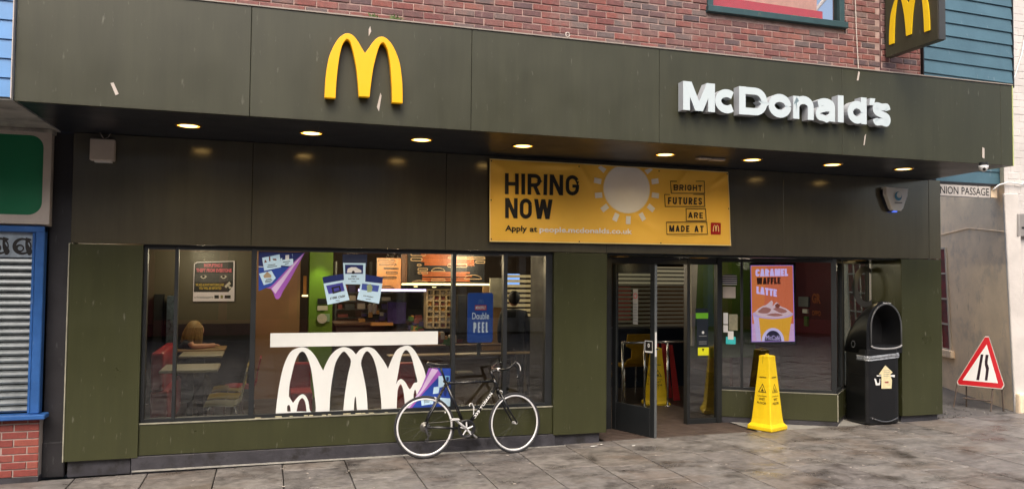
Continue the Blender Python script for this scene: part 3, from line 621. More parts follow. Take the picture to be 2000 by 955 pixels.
# ================================================================ SIGNS ON THE FRONT
FF = FY(-1.5)
sg = empty('arches_sign', (.831, -1.5, 3.69), 'big yellow lit double arches sign on the left part of the olive fascia', 'sign')
poly('arches_face', FF, arches(.831, 3.695, .61), m_yellow, sg, w=.05, depth=.045, bevel=.004)
poly('arches_return', FF, arches(.831, 3.695, .606, .71), M_('arches_return', S(196, 140, 20), .4), sg, w=.004, depth=.05)
sg = empty('name_sign', (5.5, -1.5, 3.8), 'white illuminated raised letters spelling McDonald\'s on the right part of the fascia', 'sign')
L = [('M', 4.178, 4.562), ('c', 4.563, 4.852), ('D', 4.862, 5.222), ('o', 5.235, 5.530), ('n', 5.556, 5.826), ('a', 5.848, 6.116), ('l', 6.146, 6.240), ('d', 6.288, 6.552), ("'", 6.59, 6.675), ('s', 6.635, 6.893)]
zb = 3.838; zc = 4.146
for ch, a, b in L:
    dp = .105
    h = zc - zb; wd = (b - a) / h; mb = MB(); t = .255 if ch.islower() else .265
    lps = glyph(ch, wd, min(t, wd)); xk = 1.155
    if ch in 'cona': lps = [[(x, z * xk) for x, z in lp] for lp in lps]
    if ch == 's': lps = [[(x, z * 1.12) for x, z in lp] for lp in lps]
    if ch == 'd': lps[1] = [(x, z * xk) for x, z in lps[1]]
    strokes_to(mb, lps, FF, a, h, zb, h, .008, dp, None, 0, 0, 1)
    mb.build('letter', [m_whitelit, m_letterside], sg)
# projecting sign
X0 = 7.0
BS = Fr((X0, 0, 0), (0, -1, 0), (0, 0, 1), (-1, 0, 0))
sg = empty('projecting_sign', (7.05, -1.4, 4.7), 'dark projecting box sign with yellow arches sticking out from the brick wall', 'sign')
MB().box(X0, X0 + .09, -2.2, -1.42, 4.70, 5.72).build('box', m_fascia, sg, bevel=.006)
MB().box(X0 + .001, X0 + .089, -2.212, -2.2, 4.705, 5.715).build('edge_band', M_('blade_edge', S(70, 70, 68), .35, metal=.3), sg)
MB().box(X0 + .02, X0 + .07, -1.42, -1.38, 4.9, 5.0).box(X0 + .02, X0 + .07, -1.42, -1.38, 5.4, 5.5).build('bracket', m_frame, sg)
poly('arches_face', BS, arches(1.794, 4.835, .56, .60), m_yellow_flat, sg, w=.002, depth=.012)
# banner
YB = -.05; BFm = FY(YB)
def _rg(u, z, u0, z0, u1, z1, k, s_=.03):
    dx, dz = u1 - u0, z1 - z0; L2 = dx * dx + dz * dz; t = ((u - u0) * dx + (z - z0) * dz) / L2; t = max(0, min(1, t)); d2 = (u - u0 - dx * t) ** 2 + (z - z0 - dz * t) ** 2
    return k * math.exp(-d2 / (s_ * s_)) * math.sin(math.pi * min(1, t + .25))
def wv(u, z): return _rg(u, z, 3.63, 3.42, 3.9, 3.0, .016) + _rg(u, z, 3.55, 3.4, 2.6, 3.38, .010) + _rg(u, z, 5.1, 3.4, 4.75, 2.9, .012) + _rg(u, z, 4.3, 2.85, 4.95, 2.5, .012, .05) + _rg(u, z, 5.7, 3.4, 5.35, 3.15, .014) + _rg(u, z, 2.52, 3.4, 2.9, 3.2, .012, .05) + .012 * math.sin(u * 3.3 + z * 1.7) * math.sin(u * 1.1 + 2 * z) + .006 * math.sin(9 * u - 6 * z)
bn = empty('hiring_banner', (4.1, YB, 2.46), 'amber vinyl hiring banner with a white sun fixed under the canopy', 'banner')
mb = MB(); NX, NZ = 150, 46; V = []
c00, c10, c01, c11 = P(956, 472, YB), P(1427, 480, YB), P(956, 310, YB), P(1422, 336, YB)
def bl(s, t, a=c00, b=c10, c=c01, d=c11):
    return [(a[k] * (1 - s) + b[k] * s) * (1 - t) + (c[k] * (1 - s) + d[k] * s) * t for k in (0, 1)]
for j in range(NZ + 1):
    for i in range(NX + 1):
        u, z = bl(i / NX, j / NZ); V.append(BFm(u, z, wv(u, z)))
mb.add(V, [(j * (NX + 1) + i, j * (NX + 1) + i + 1, (j + 1) * (NX + 1) + i + 1, (j + 1) * (NX + 1) + i) for j in range(NZ) for i in range(NX)])
bo = mb.build('banner_sheet', m_amber, bn, smooth=True)
so_ = bo.modifiers.new('thick', 'SOLIDIFY'); so_.thickness = .003; so_.offset = -1
hw = MB()
for s0, s1, t0, t1 in ((0, 1, 0, .012), (0, 1, .988, 1), (0, .0035, 0, 1), (.9965, 1, 0, 1)):
    n = 40
    for i in range(n):
        if s1 - s0 > .5: a, b, c_, d = i / n, (i + 1) / n, t0, t1
        else: a, b, c_, d = s0, s1, i / n, (i + 1) / n
        q = []
        for s_, t_ in ((a, c_), (b, c_), (b, d), (a, d)):
            u, z = bl(s_, t_); q.append(BFm(u, z, wv(u, z) + .004))
        hw.quad(*q)
hw.build('hem', m_amber_rim, bn)
def bp(cx, cy): return P(940 + cx / 3.674, 240 + cy / 3.673, YB)
def btext(s, x0, yb0, x1, yt, yb1=None, m=m_blackprint, bold=.03, fit='cap'):
    a = bp(x0, yb0); b = bp(x1, yb1 if yb1 else yb0); t = bp(x0, yt)
    text(s, BFm, a[0], b[0], a[1], t[1], m, 'printed_words', bn, w=.006, bold=bold, fn=wv, slope=b[1] - a[1], fit=fit)
def bblock(s, x0, yb0, x1, yt, yb1, m=m_blackprint, t=.24, gap=.15, nm='printed_words'):
    a = bp(x0, yb0); b = bp(x1, yb1); q = bp(x0, yt); block(s, BFm, a[0], b[0], a[1], q[1], m, nm, bn, w=.006, t=t, gap=gap, fn=wv, slope=b[1] - a[1])
bblock('HIRING', 168, 512, 697, 362, 524, t=.185, gap=.13); bblock('NOW', 168, 684, 510, 540, 692, t=.19, gap=.12)
btext('Apply', 168, 776, 326, 735, 780, bold=.025); btext('at', 346, 782, 400, 741, 783, bold=.025); btext('people.mcdonalds.co.uk', 415, 783, 1083, 745, 798, m=M_('url_white', S(245, 242, 236), .5, var=.02), bold=.024)
cx, cz = bp(1045, 475); rx = bp(1210, 480)[0] - cx; rz = cz - bp(1045, 648)[1]
top = bp(1045, 318)[1]
def disc_cut(k):
    pts = []
    for i in range(64):
        t = 2 * math.pi * i / 64; x, z = cx + rx * k * math.cos(t), cz + rz * k * math.sin(t); pts.append((x, min(z, top - .001)))
    return pts
def grid_poly(name, loop, m, w):   # fill that follows the waves: fan of thin strips
    zs = [p[1] for p in loop]; z0, z1 = min(zs), max(zs); mb = MB(); n = 24
    def span(z):
        xs_ = []
        for i in range(len(loop)):
            a, b = loop[i], loop[(i + 1) % len(loop)]
            if (a[1] - z) * (b[1] - z) < 0 : xs_.append(a[0] + (b[0] - a[0]) * (z - a[1]) / (b[1] - a[1]))
        return (min(xs_), max(xs_)) if len(xs_) > 1 else None
    n = 40; rows = [z0 + (z1 - z0) * (.002 + .996 * i / n) for i in range(n + 1)]
    sp = [span(z) for z in rows]
    for i in range(n):
        if sp[i] and sp[i + 1]:
            for k in range(30):
                f = lambda s_, q: s_[0] + (s_[1] - s_[0]) * q
                pp = [(f(sp[i], k / 30), rows[i]), (f(sp[i], (k + 1) / 30), rows[i]), (f(sp[i + 1], (k + 1) / 30), rows[i + 1]), (f(sp[i + 1], k / 30), rows[i + 1])]
                mb.quad(*[BFm(u, z, wv(u, z) + w) for u, z in pp])
    mb.build(name, m, bn)
grid_poly('sun_rim', disc_cut(1.03), m_amber_rim, .004); grid_poly('sun_disc', disc_cut(1), M_('sun_print', S(242, 238, 232), .4, var=.04), .006)
m_ray = M_('ray_white', S(240, 236, 228), .4, var=.03)
for x, y, a in ((865, 328, -38), (832, 418, -8), (840, 520, 6), (884, 611, 38), (962, 677, 66), (1053, 698, 90), (1156, 673, -60), (1220, 610, -38), (1252, 520, -6), (1248, 420, 10), (1200, 338, 42)):
    c_ = bp(x, y); l, h_ = .05, .033; t = R(a); ca, sa = math.cos(t), math.sin(t)
    lp = [(c_[0] + dx * ca - dz * sa, min(top - .002, c_[1] + dx * sa + dz * ca)) for dx, dz in ((-l, -h_), (l, -h_), (l, h_), (-l, h_))]
    poly('sun_ray', BFm, [lp], m_ray, bn, w=.006, fn=wv)
for s, x0, x1, y0, y1, bx0, bx1 in (('BRIGHT', 1378, 1582, 444, 486, 1355, 1600), ('FUTURES', 1340, 1582, 534, 584, 1314, 1600), ('ARE', 1486, 1588, 640, 682, 1466, 1608), ('MADE AT', 1350, 1592, 734, 780, 1326, 1616)):
    bblock(s, x0, y1, x1, y0, y1 + 4, t=.2, gap=.26)
    ym = (y0 + y1) / 2; a = bp(bx0, ym - 47); b = bp(bx1, ym - 47); c_ = bp(bx1 + 4, ym + 44); d = bp(bx0 + 4, ym + 44)
    t_ = .0085
    ins = [(a[0] + t_, a[1] - t_), (b[0] - t_, b[1] - t_), (c_[0] - t_, c_[1] + t_), (d[0] + t_, d[1] + t_)]
    poly('word_box', BFm, [[a, b, c_, d], ins], m_blackprint, bn, w=.0085, fn=wv)
a = bp(1642, 800); b = bp(1714, 718)
poly('red_logo_square', BFm, [rrect(a[0], b[0], a[1], b[1], .012)], M_('logo_red', S(176, 24, 22), .4), bn, w=.0055, fn=wv)
poly('logo_arches', BFm, arches((a[0] + b[0]) / 2, a[1] + .035, (b[1] - a[1]) * .58, (b[0] - a[0]) * .62), m_amber_rim, bn, w=.008, fn=wv)
for s_, t_ in ((.006, .97), (.994, .97), (.006, .5), (.994, .5), (.006, .03), (.35, .02), (.69, .02), (.35, .96), (.69, .96)):
    u, z = bl(s_, t_); MB().disc(BFm(u, z, wv(u, z) + .004), BFm.n, .008, 10, h=.003).build('eyelet', m_blackprint, bn)
# downlights under the canopy
dlx = [-.764, .394, 1.523, 2.653, 4.398, 5.57, 6.734, 7.837]
names = ['round warm downlight in the canopy nearest the left end, above the small white box', 'round warm downlight in the canopy just left of the big yellow arches', 'round warm downlight in the canopy just right of the big yellow arches', 'round warm downlight above the left end of the hiring banner', 'round warm downlight above the sun printed on the hiring banner', 'round warm downlight just right of the hiring banner under the white letters', 'round warm downlight under the end of the white letters', 'round warm downlight at the right end of the canopy above the alarm box']
def downlight(x, y, z, r, label, m1=m_lamp, m2=m_lamp_hot, power=0, group='round downlights in the canopy soffit'):
    e = empty('downlight', (x, y, z), label, 'downlight', group)
    MB().ring((x, y, z - .003), (0, 0, 1), r, .012, 28, 6).build('bezel', m_bezel, e, smooth=True)
    MB().disc((x, y, z - .006), (0, 0, 1), r * .93, 24, h=.006).build('diffuser', m1, e)
    MB().disc((x, y, z - .009), (0, 0, 1), r * .7, 20, h=.003).build('hot_spot', m2, e)
    if power:
        ld = bpy.data.lights.new('downlight_lamp', 'SPOT'); ld.energy = power; ld.color = (1, .78, .42); ld.spot_size = R(150); ld.spot_blend = .8; ld.shadow_soft_size = .08
        lo = bpy.data.objects.new('downlight_lamp', ld); col.objects.link(lo); lo.location = (0, 0, -.03); lo.parent = e
    return e
for x, n_ in zip(dlx, names): downlight(x, -.81, 3.492, .115, n_, power=13)
for px_, Y, n_ in ((1210, .5, 'long oval warm light in the low entrance ceiling above the open door leaf'), (1365, .5, 'long oval warm light in the low entrance ceiling above the side light'), (1673, .45, 'oval warm light in the low entrance ceiling above the litter bin')):
    u, z = P(px_, 503, Y); downlight(u, Y, 2.330, .12, n_, m_lampw, m_lampw, 2.5, 'lights in the low ceiling over the entrance')
for px_, py_, n_ in ((687, 498, 'bright ceiling light seen inside above the three blue prize cards'), (1002, 496, 'bright ceiling light inside at the top of the right-hand window'), (1073, 499, 'pale ceiling light at the right edge of the shop window'), (930, 500, 'ceiling light inside above the blue poster'), (1038, 517, 'small ceiling light inside above the louvre screen'), (963, 523, 'small ceiling light inside just left of the window mullion'), (661, 511, 'small ceiling light inside left of the top prize card'), (655, 522, 'smallest round ceiling light inside beside the green column')):
    u, Y = GZ(px_, py_, 2.56)
    if Y > 9.6: Y = 9.0; u, _ = P(px_, py_, Y)
    downlight(u, Y, 2.558, .12, n_, m_lampw, m_lampw, 0, 'ceiling lights inside the restaurant')
# signs: alarm, white box, camera, small ceiling device
al = empty('alarm_box', (8.4, 0, 3.02), 'white shield-shaped burglar alarm box with blue swirl on the olive wall', 'alarm box')
A_ = FY(0)
lp = [(8.225, 3.335), (8.585, 3.328), (8.575, 3.24), (8.50, 3.06), (8.47, 3.03), (8.34, 3.03), (8.31, 3.06), (8.225, 3.25)]
poly('cover', A_, [[(x, z) for x, z in lp]], m_white_plain, al, w=.012, depth=.08, bevel=.012)
poly('base', A_, [[(x - .02 if x < 8.4 else x, z - .02) for x, z in lp]], M_('alarm_base', S(20, 24, 40), .4), al, w=0, depth=.04)
poly('swirl', A_, [circ(8.405, 3.22, .062, 28), circ(8.42, 3.235, .042, 24)], M_('swirl_blue', S(60, 130, 160), .4), al, w=.12)
MB().fbox(A_, 8.34, 8.47, .12, .122, 3.12, 3.135).build('name_strip', m_inkgrey, al)
MB().fbox(A_, 8.38, 8.44, .02, .06, 3.0, 3.02).build('blue_lamp', emis('alarm_blue', (.1, .2, 1), .5), al)
wb = empty('white_junction_box', (-1.65, 0, 3.19), 'small off-white square junction box under the canopy at the left end', 'junction box')
MB().box(-1.763, -1.533, -.09, -.002, 3.2, 3.425).build('cover', m_offwhite, wb, bevel=.012)
MB().box(-1.72, -1.56, -.075, -.01, 3.185, 3.2).build('lip', m_white_plain, wb)
MB().tube([(-1.64, -.05, 3.425), (-1.66, -.06, 3.46), (-1.68, -.05, 3.49)], .005).tube([(-1.64, -.05, 3.425), (-1.60, -.05, 3.45), (-1.58, -.05, 3.49)], .004).build('cable', m_offwhite, wb)
cc = empty('security_camera', (8.75, -1.1, 3.4), 'small white dome security camera under the right end of the canopy', 'camera')
u, Y = GZ(1921, 332, 3.40)
MB().disc((u, Y, 3.45), (0, 0, 1), .05, 16, h=.04).build('base', m_frame, cc)
V = []; rg = []
for i in range(7):
    t = math.pi / 2 * i / 6; rg.append([Vector((u, Y, 3.45)) + Vector((math.cos(q * math.pi / 8) * .055 * math.cos(t), math.sin(q * math.pi / 8) * .055 * math.cos(t), -.075 * math.sin(t) * 1.0)) for q in range(16)])
MB().loft(rg).build('dome', m_white_plain, cc, smooth=True)
MB().disc((u - .03, Y - .035, 3.405), (-.6, -.7, -.4), .018, 12, h=.012).build('lens', m_blackprint, cc)
u, Y = GZ(1385, 309, 3.49)
ed = empty('ceiling_bracket', (u, Y, 3.49), 'small bare metal bracket fixed to the canopy right of the banner light', 'bracket')
MB().box(u - .16, u + .0, Y - .05, Y + .05, 3.47, 3.489).box(u + .02, u + .2, Y - .04, Y + .05, 3.465, 3.489).build('plate', m_offwhite, ed, bevel=.004)
# marks on the fascia: peeled tape scraps
for k_, (pts, lb) in enumerate((([(216, 163), (222, 162), (232, 184), (226, 187)], 'white tape scrap stuck low on the left end of the fascia'), ([(720, 58), (723, 52), (725, 62), (720, 72)], 'small pale scrap on the fascia between the tops of the yellow arches'), ([(743, 182), (745, 188), (740, 218), (736, 210)], 'long beige peeling scrap on the fascia inside the right yellow arch'), ([(1676, 140), (1679, 142), (1676, 158), (1673, 158)], 'thin pale scrap hanging from the wire at the top of the fascia'), ([(1918, 288), (1922, 290), (1922, 310), (1918, 308)], 'pale streak of sealant near the right end of the fascia'), ([(1688, 267), (1691, 262), (1688, 284), (1686, 284)], 'thin pale scratch below the end of the white letters'))):
    o = poly('tape_scrap', FF, [[uv(a, b, FF) for a, b in pts]], m_offwhite, w=.002, depth=.004); tag(o, lb, 'tape scrap', 'scraps stuck to the fascia')
o = MB().tube([(*P(1670, -8, -1.42), 0) and (P(1670, -8, -1.42)[0], -1.42, P(1670, -8, -1.42)[1]), (P(1673, 70, -1.42)[0], -1.42, P(1673, 70, -1.42)[1]), (P(1677, 140, -1.43)[0], -1.43, P(1677, 140, -1.43)[1])], .006, 6).build('hanging_wire', m_offwhite); tag(o, 'thin pale wire hanging down the brick wall left of the projecting sign', 'wire')
# weeds on the coping and a hook on the bricks
m_weed = M_('weed_leaf', S(110, 130, 80), .6, var=.3, vs_=30)
for px_, py_, lb in ((732, 29, 'tuft of weeds growing from the bricks, above and right of the left arch'), (776, 31, 'second smaller tuft of weeds right of the first on top of the fascia')):
    u, z = P(px_, py_, -1.42); e = empty('weed_tuft', (u, -1.42, z - .06), lb, 'weed')
    mb = MB(); 
    for i in range(34):
        a = random.uniform(0, 6.28); l = random.uniform(.03, .08); b = Vector((u + random.uniform(-.03, .03), -1.40 , z - .04)); d = Vector((math.cos(a), -.4 * abs(math.sin(a)), random.uniform(.1, 1))).normalized() * l; s_ = Vector((.006, 0, .006))
        mb.add([b, b + d * .5 + s_, b + d, b + d * .5 - s_], [(0, 1, 2, 3)])
    mb.build('leaves', m_weed, e)
u, z = P(1108, 69, -1.42); o = MB().ring((u, -1.43, z), (0, 1, 0), .022, .007, 20, 8).build('wall_hook', m_offwhite, smooth=True); tag(o, 'small round white pipe end on the bricks just above the fascia', 'hook')
# ================================================================ WINDOW GRAPHICS
WP = Fr((0, .0975, 0), (1, 0, 0))
def wp(x, y, ox, oy, s): return uv(ox + x / s, oy + y / s, WP)
def wl(pts, ox=480, oy=475, s=2.6527): return [wp(x, y, ox, oy, s) for x, y in pts]
o = poly('beam_sticker', WP, [rect(.042, 1.921, 1.25, 1.403)], m_decal, w=.0015, depth=.001); tag(o, 'long white horizontal beam sticker across the shop window', 'window sticker')
T = (480, 475, 2.6527); U = (740, 475, 2.2216)
outer = [wp(*p, *T) for p in smoothpts([(155, 880), (165, 790), (180, 700), (200, 625), (230, 565), (265, 543), (300, 538), (335, 555), (365, 592), (385, 630), (400, 657)], 3) + smoothpts([(402, 657), (415, 625), (440, 580), (475, 548), (510, 537), (545, 548), (570, 574)], 3) + smoothpts([(572, 574), (595, 548), (630, 537), (665, 548), (695, 582), (718, 615), (735, 645)], 3)]
outer += [wp(*p, *U) for p in smoothpts([(39, 545), (55, 505), (80, 460), (125, 443), (155, 465), (180, 510), (200, 560), (214, 650), (222, 725)], 3)]
outer += [wp(*p, *U) for p in ((8, 720),)] + [wp(*p, *T) for p in ((705, 862), (632, 865), (503, 865), (430, 872), (362, 872), (155, 880))]
def hole(p, q=T, n=3): return [wp(*a, *q) for a in smoothpts(p, n)]
h1 = hole([(223, 792), (226, 740), (238, 680), (256, 610), (278, 568), (300, 562), (320, 592), (338, 650), (350, 730), (358, 800), (362, 868), (334, 868), (325, 820), (310, 790), (292, 781), (270, 795), (245, 826)])
s1 = hole([(214, 870), (214, 845), (222, 836), (230, 845), (233, 870)]); s2 = hole([(263, 870), (274, 822), (292, 800), (308, 822), (315, 870)])
h2 = hole([(434, 868), (438, 780), (450, 690), (465, 620), (490, 575), (510, 560), (530, 580), (545, 612), (530, 680), (515, 770), (505, 864)])
s3 = hole([(560, 864), (563, 810), (570, 795), (576, 864)])
h3 = hole([(632, 863), (624, 760), (606, 665), (597, 620), (610, 577), (630, 558), (655, 585), (675, 640), (690, 720), (700, 800), (703, 860)])
h4 = hole([(74, 612), (84, 560), (98, 490), (118, 462), (140, 490), (158, 560), (167, 600), (152, 606), (134, 632), (116, 604), (97, 588), (82, 596)], U)
o1 = hole([(77, 716), (81, 640), (92, 612), (100, 618), (108, 650), (114, 716)], U); o2 = hole([(152, 716), (150, 662), (157, 634), (165, 662), (172, 716)], U)
o = poly('arches_sticker', WP, [outer, h1, s1, s2, h2, s3, h3, h4, o1, o2], m_decal, w=.001, depth=.001); tag(o, 'white row of stretched arches stickers below the beam in the shop window', 'window sticker')
# top corner sticker with page curl
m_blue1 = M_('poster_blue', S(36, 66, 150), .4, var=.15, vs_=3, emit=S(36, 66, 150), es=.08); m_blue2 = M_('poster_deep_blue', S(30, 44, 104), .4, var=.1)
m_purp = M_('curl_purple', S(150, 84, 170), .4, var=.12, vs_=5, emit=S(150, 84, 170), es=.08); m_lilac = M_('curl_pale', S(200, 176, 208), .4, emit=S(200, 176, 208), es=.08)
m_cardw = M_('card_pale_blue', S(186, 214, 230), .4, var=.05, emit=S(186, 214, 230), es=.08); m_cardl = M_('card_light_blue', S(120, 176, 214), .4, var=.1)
cs = empty('curl_sticker', (-.05, .09, 1.7), 'blue prize poster with a purple page curl in the top left of the main window', 'window sticker')
def w5(pts): return [wp(x, y, 480, 480, 5.969) for x, y in pts]
poly('blue_field', WP, [w5([(150, 66), (686, 78), (300, 470), (235, 490), (150, 528)])], m_blue1, cs, w=.0012)
poly('dark_band', WP, [w5([(150, 66), (686, 78), (560, 250), (150, 240)])], m_blue2, cs, w=.0017)
poly('white_line', WP, [w5([(150, 238), (205, 242), (205, 250), (150, 248)])], m_white_plain, cs, w=.0022)
poly('purple_curl', WP, [w5(smoothpts([(686, 78), (560, 190), (420, 340), (300, 465), (235, 492)], 3) + smoothpts([(290, 500), (320, 545), (345, 610), (372, 620), (400, 600), (440, 520), (520, 390), (600, 240), (680, 95)], 3))], m_purp, cs, w=.0022)
poly('curl_highlight', WP, [w5([(680, 86), (540, 230), (420, 370), (300, 500), (345, 560), (440, 420), (560, 240)])], m_lilac, cs, w=.0027)
for a, t_ in (([(190, 140), (395, 100), (412, 250), (215, 292)], 0), ([(405, 150), (545, 95), (555, 215), (515, 236), (405, 228)], 1), ([(155, 325), (300, 290), (350, 375), (300, 430), (210, 458)], 2)):
    poly('prize_card', WP, [w5(a)], m_cardw, cs, w=.0032)
poly('card_top', WP, [w5([(440, 100), (540, 95), (550, 150), (420, 165)])], m_blue2, cs, w=.0034)
poly('phone_icon', WP, [w5([(462, 110), (505, 105), (505, 160), (462, 165)])], m_white_plain, cs, w=.0037)
poly('meal_icon', WP, [w5([(225, 160), (250, 190), (215, 198)]), w5([(270, 125), (285, 125), (288, 178), (272, 180)]), w5([(310, 150), (355, 150), (360, 172), (320, 168)])], M_('icon_brown', S(110, 60, 50), .5), cs, w=.0037)
poly('house_icon', WP, [w5([(205, 350), (250, 300), (300, 345), (295, 370), (215, 375)])], M_('icon_tan', S(170, 150, 120), .5), cs, w=.0037)
for k_, (a, b, c_) in enumerate(((255, 345, 225), (250, 365, 245), (432, 518, 188), (455, 500, 212), (235, 300, 392), (225, 310, 408), (225, 300, 424))):
    poly('small_print', WP, [w5([(a, c_), (b, c_ - 12), (b, c_ - 4), (a, c_ + 8)])], m_blackprint, cs, w=.0037)
# prize cards held up
pc = empty('prize_cards_sticker', (.85, .09, 1.6), 'group of three pale blue prize cards with dark blue tops in the main window', 'window sticker')
def w4(pts): return [wp(x, y, 600, 480, 4.7778) for x, y in pts]
poly('card_top_centre', WP, [w4([(330, 80), (560, 78), (556, 200), (330, 200)])], M_('faint_navy', S(40, 48, 72), .4), pc, w=.001)
for nm, a, tp in (('left', [(152, 352), (345, 318), (395, 505), (190, 550)], [(142, 292), (350, 258), (360, 325), (152, 352)]), ('right', [(505, 330), (702, 352), (670, 540), (465, 500)], [(510, 262), (706, 292), (702, 350), (500, 332)])):
    poly('card_top', WP, [w4(tp)], m_blue2, pc, w=.0016); poly('card', WP, [w4(a)], m_cardw, pc, w=.0022)
poly('card', WP, [w4([(335, 160), (545, 162), (540, 360), (345, 358)])], m_cardw, pc, w=.0028)
poly('card_picture', WP, [w4([(352, 176), (522, 178), (520, 262), (354, 262)])], m_blue2, pc, w=.0034)
poly('card_picture', WP, [w4([(176, 372), (330, 342), (350, 420), (200, 450)])], M_('card_violet', S(70, 70, 160), .4), pc, w=.0028); poly('card_picture', WP, [w4([(512, 350), (672, 372), (660, 430), (505, 410)])], M_('card_violet', S(70, 90, 170), .4), pc, w=.0028)
poly('car_icon', WP, [w4([(372, 240), (378, 212), (410, 200), (455, 200), (480, 215), (505, 228), (505, 250), (372, 252)])], m_white_plain, pc, w=.0038)
poly('car_wheel', WP, [w4([(430 + 14 * math.cos(t * .6), 248 + 16 * math.sin(t * .6)) for t in range(10)])], m_blackprint, pc, w=.0042)
poly('safe_icon', WP, [w4([(225, 388), (305, 370), (318, 425), (238, 448)]), w4([(245, 398), (295, 386), (303, 414), (252, 428)])], m_blackprint, pc, w=.0036)
poly('holiday_icon', WP, [w4([(555, 370), (590, 355), (610, 385), (600, 430), (560, 432)])], M_('icon_green', S(150, 170, 130), .5), pc, w=.0036)
for s, x0, y0, x1, y1, h_ in (('\u00a3100K CASH', 212, 502, 352, 478, 22), ('MINI', 412, 292, 458, 292, 14), ('ELECTRIC CAR', 384, 314, 486, 314, 12), ('\u00a31K HOLIDAY', 524, 470, 618, 486, 12)):
    a = wp(x0, y0, 600, 480, 4.7778); b = wp(x1, y1, 600, 480, 4.7778); c_ = wp(x0, y0 - h_, 600, 480, 4.7778)
    text(s, WP, a[0], b[0], a[1], c_[1], m_blackprint, 'card_words', pc, w=.004, bold=.03, slope=b[1] - a[1])
for x0, x1, y in ((412, 458, 330), (265, 305, 508), (545, 592, 496)): poly('small_print', WP, [w4([(x0, y), (x1, y), (x1, y + 5), (x0, y + 5)])], m_blackprint, pc, w=.004)
# bottom curl sticker
b2 = empty('lower_curl_sticker', (1.75, .09, .55), 'blue prize poster with purple curl low in the window behind the bicycle', 'window sticker')
def w6(pts): return [wp(x, y, 780, 660, 5.9667) for x, y in pts]
poly('blue_field', WP, [w6([(606, 352), (606, 818), (120, 818), (250, 600), (340, 350)])], m_blue1, b2, w=.0025)
poly('purple_curl', WP, [w6([(345, 350), (440, 350), (485, 420), (270, 650), (140, 818), (78, 818), (180, 700), (260, 560)])], m_purp, b2, w=.003)
poly('curl_highlight', WP, [w6([(380, 350), (452, 372), (290, 600), (110, 818), (78, 818), (250, 610)])], m_lilac, b2, w=.0035)
for a in ([(250, 715), (405, 690), (390, 765), (260, 785)], [(455, 440), (525, 440), (525, 560), (455, 580)], [(530, 435), (585, 440), (580, 520), (540, 515)], [(455, 690), (590, 700), (600, 800), (560, 800)], [(400, 570), (470, 560), (455, 640), (390, 650)]): poly('prize_card', WP, [w6(a)], m_cardw if a[0][0] < 460 else m_cardl, b2, w=.0035)
poly('card_picture', WP, [w6([(545, 450), (575, 452), (572, 505), (548, 500)]), w6([(520, 590), (560, 600), (540, 680), (515, 660)])], m_blue2, b2, w=.0042)
for y in (722, 735, 748): poly('small_print', WP, [w6([(285, y), (350, y - 8), (350, y - 3), (285, y + 5)])], m_blackprint, b2, w=.0042)
# dark blue poster, hung just inside
PF = Fr((0, .22, 0), (1, 0, 0))
dp = empty('blue_poster', (2.46, .22, 1.2), 'dark blue Double Peel poster board hanging inside the window', 'poster')
def w7(x, y): return uv(900 + x / 3.98, 480 + y / 3.98, PF)
a = w7(48, 752); b = w7(250, 365)
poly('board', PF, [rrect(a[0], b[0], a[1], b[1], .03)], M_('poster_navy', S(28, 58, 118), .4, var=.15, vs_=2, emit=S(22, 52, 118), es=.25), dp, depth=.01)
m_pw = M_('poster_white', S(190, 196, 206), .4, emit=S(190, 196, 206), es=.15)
def pt(s, x0, x1, y0, y1, m, bold): a = w7(x0, y1); b = w7(x1, y0); text(s, PF, a[0], b[0], a[1], b[1], m, 'poster_words', dp, w=.012, bold=bold)
pt('Double', 86, 218, 518, 570, m_pw, .01); a = w7(96, 674); b = w7(210, 592); block('PEEL', PF, a[0], b[0], a[1], b[1], m_pw, 'poster_words', dp, w=.012, t=.15, gap=.16)
a = w7(108, 500); b = w7(198, 460); poly('red_badge', PF, [rect(a[0], b[0], a[1], b[1])], M_('badge_red', S(170, 50, 50), .4), dp, w=.011)
text('MONOPOLY', PF, a[0] + .01, b[0] - .01, a[1] + .012, b[1] - .012, m_pw, 'badge_words', dp, w=.013, bold=.02)
a = w7(138, 450); b = w7(172, 415); poly('small_arches', PF, arches((a[0] + b[0]) / 2, a[1], b[1] - a[1]), M_('faint_arches', S(90, 110, 150), .5), dp, w=.012)
MB().box(2.43, 2.47, .21, .24, 1.1, 1.25).build('clip', m_blackp, dp)
# stickers on side light and angled window
SF = Fr((0, .8055, 0), (1, 0, 0))
def stick(F, name, label, px0, px1, py0, py1, m, w=.001, parent=None, r=.006):
    if F is AF: w -= .041
    a = uv(px0, py1, F); b = uv(px1, py0, F); o = poly(name, F, [rrect(a[0], b[0], a[1], b[1], r)], m, parent, w=w, depth=.0006)
    if not parent: tag(o, label, 'sticker', 'stickers on the entrance glass')
    return a, b, o
e = empty('opening_hours_board', (5.95, .94, 1.3), 'tall dark notice sticker with green top and yellow foot on the side light', 'sticker', 'stickers on the entrance glass')
stick(SF, 'dark_panel', '', 1361, 1383, 611, 693, M_('notice_dark', S(28, 36, 46), .4), parent=e)
a, b, o = stick(SF, 'green_header', '', 1359, 1383, 604, 622, M_('notice_green', S(90, 150, 30), .4, emit=S(90, 150, 30), es=.2), w=.002, parent=e)
stick(SF, 'notice_top', '', 1358, 1383, 602, 611, M_('notice_navy', S(20, 30, 40), .4), w=.003, parent=e)
stick(SF, 'yellow_footer', '', 1363, 1384, 678, 694, M_('notice_yellow', S(200, 200, 30), .4, emit=S(200, 200, 30), es=.2), w=.002, parent=e)
a = uv(1373, 649, SF); poly('round_symbol', SF, [circ(a[0], a[1], .02, 16)], m_white_plain, e, w=.002)
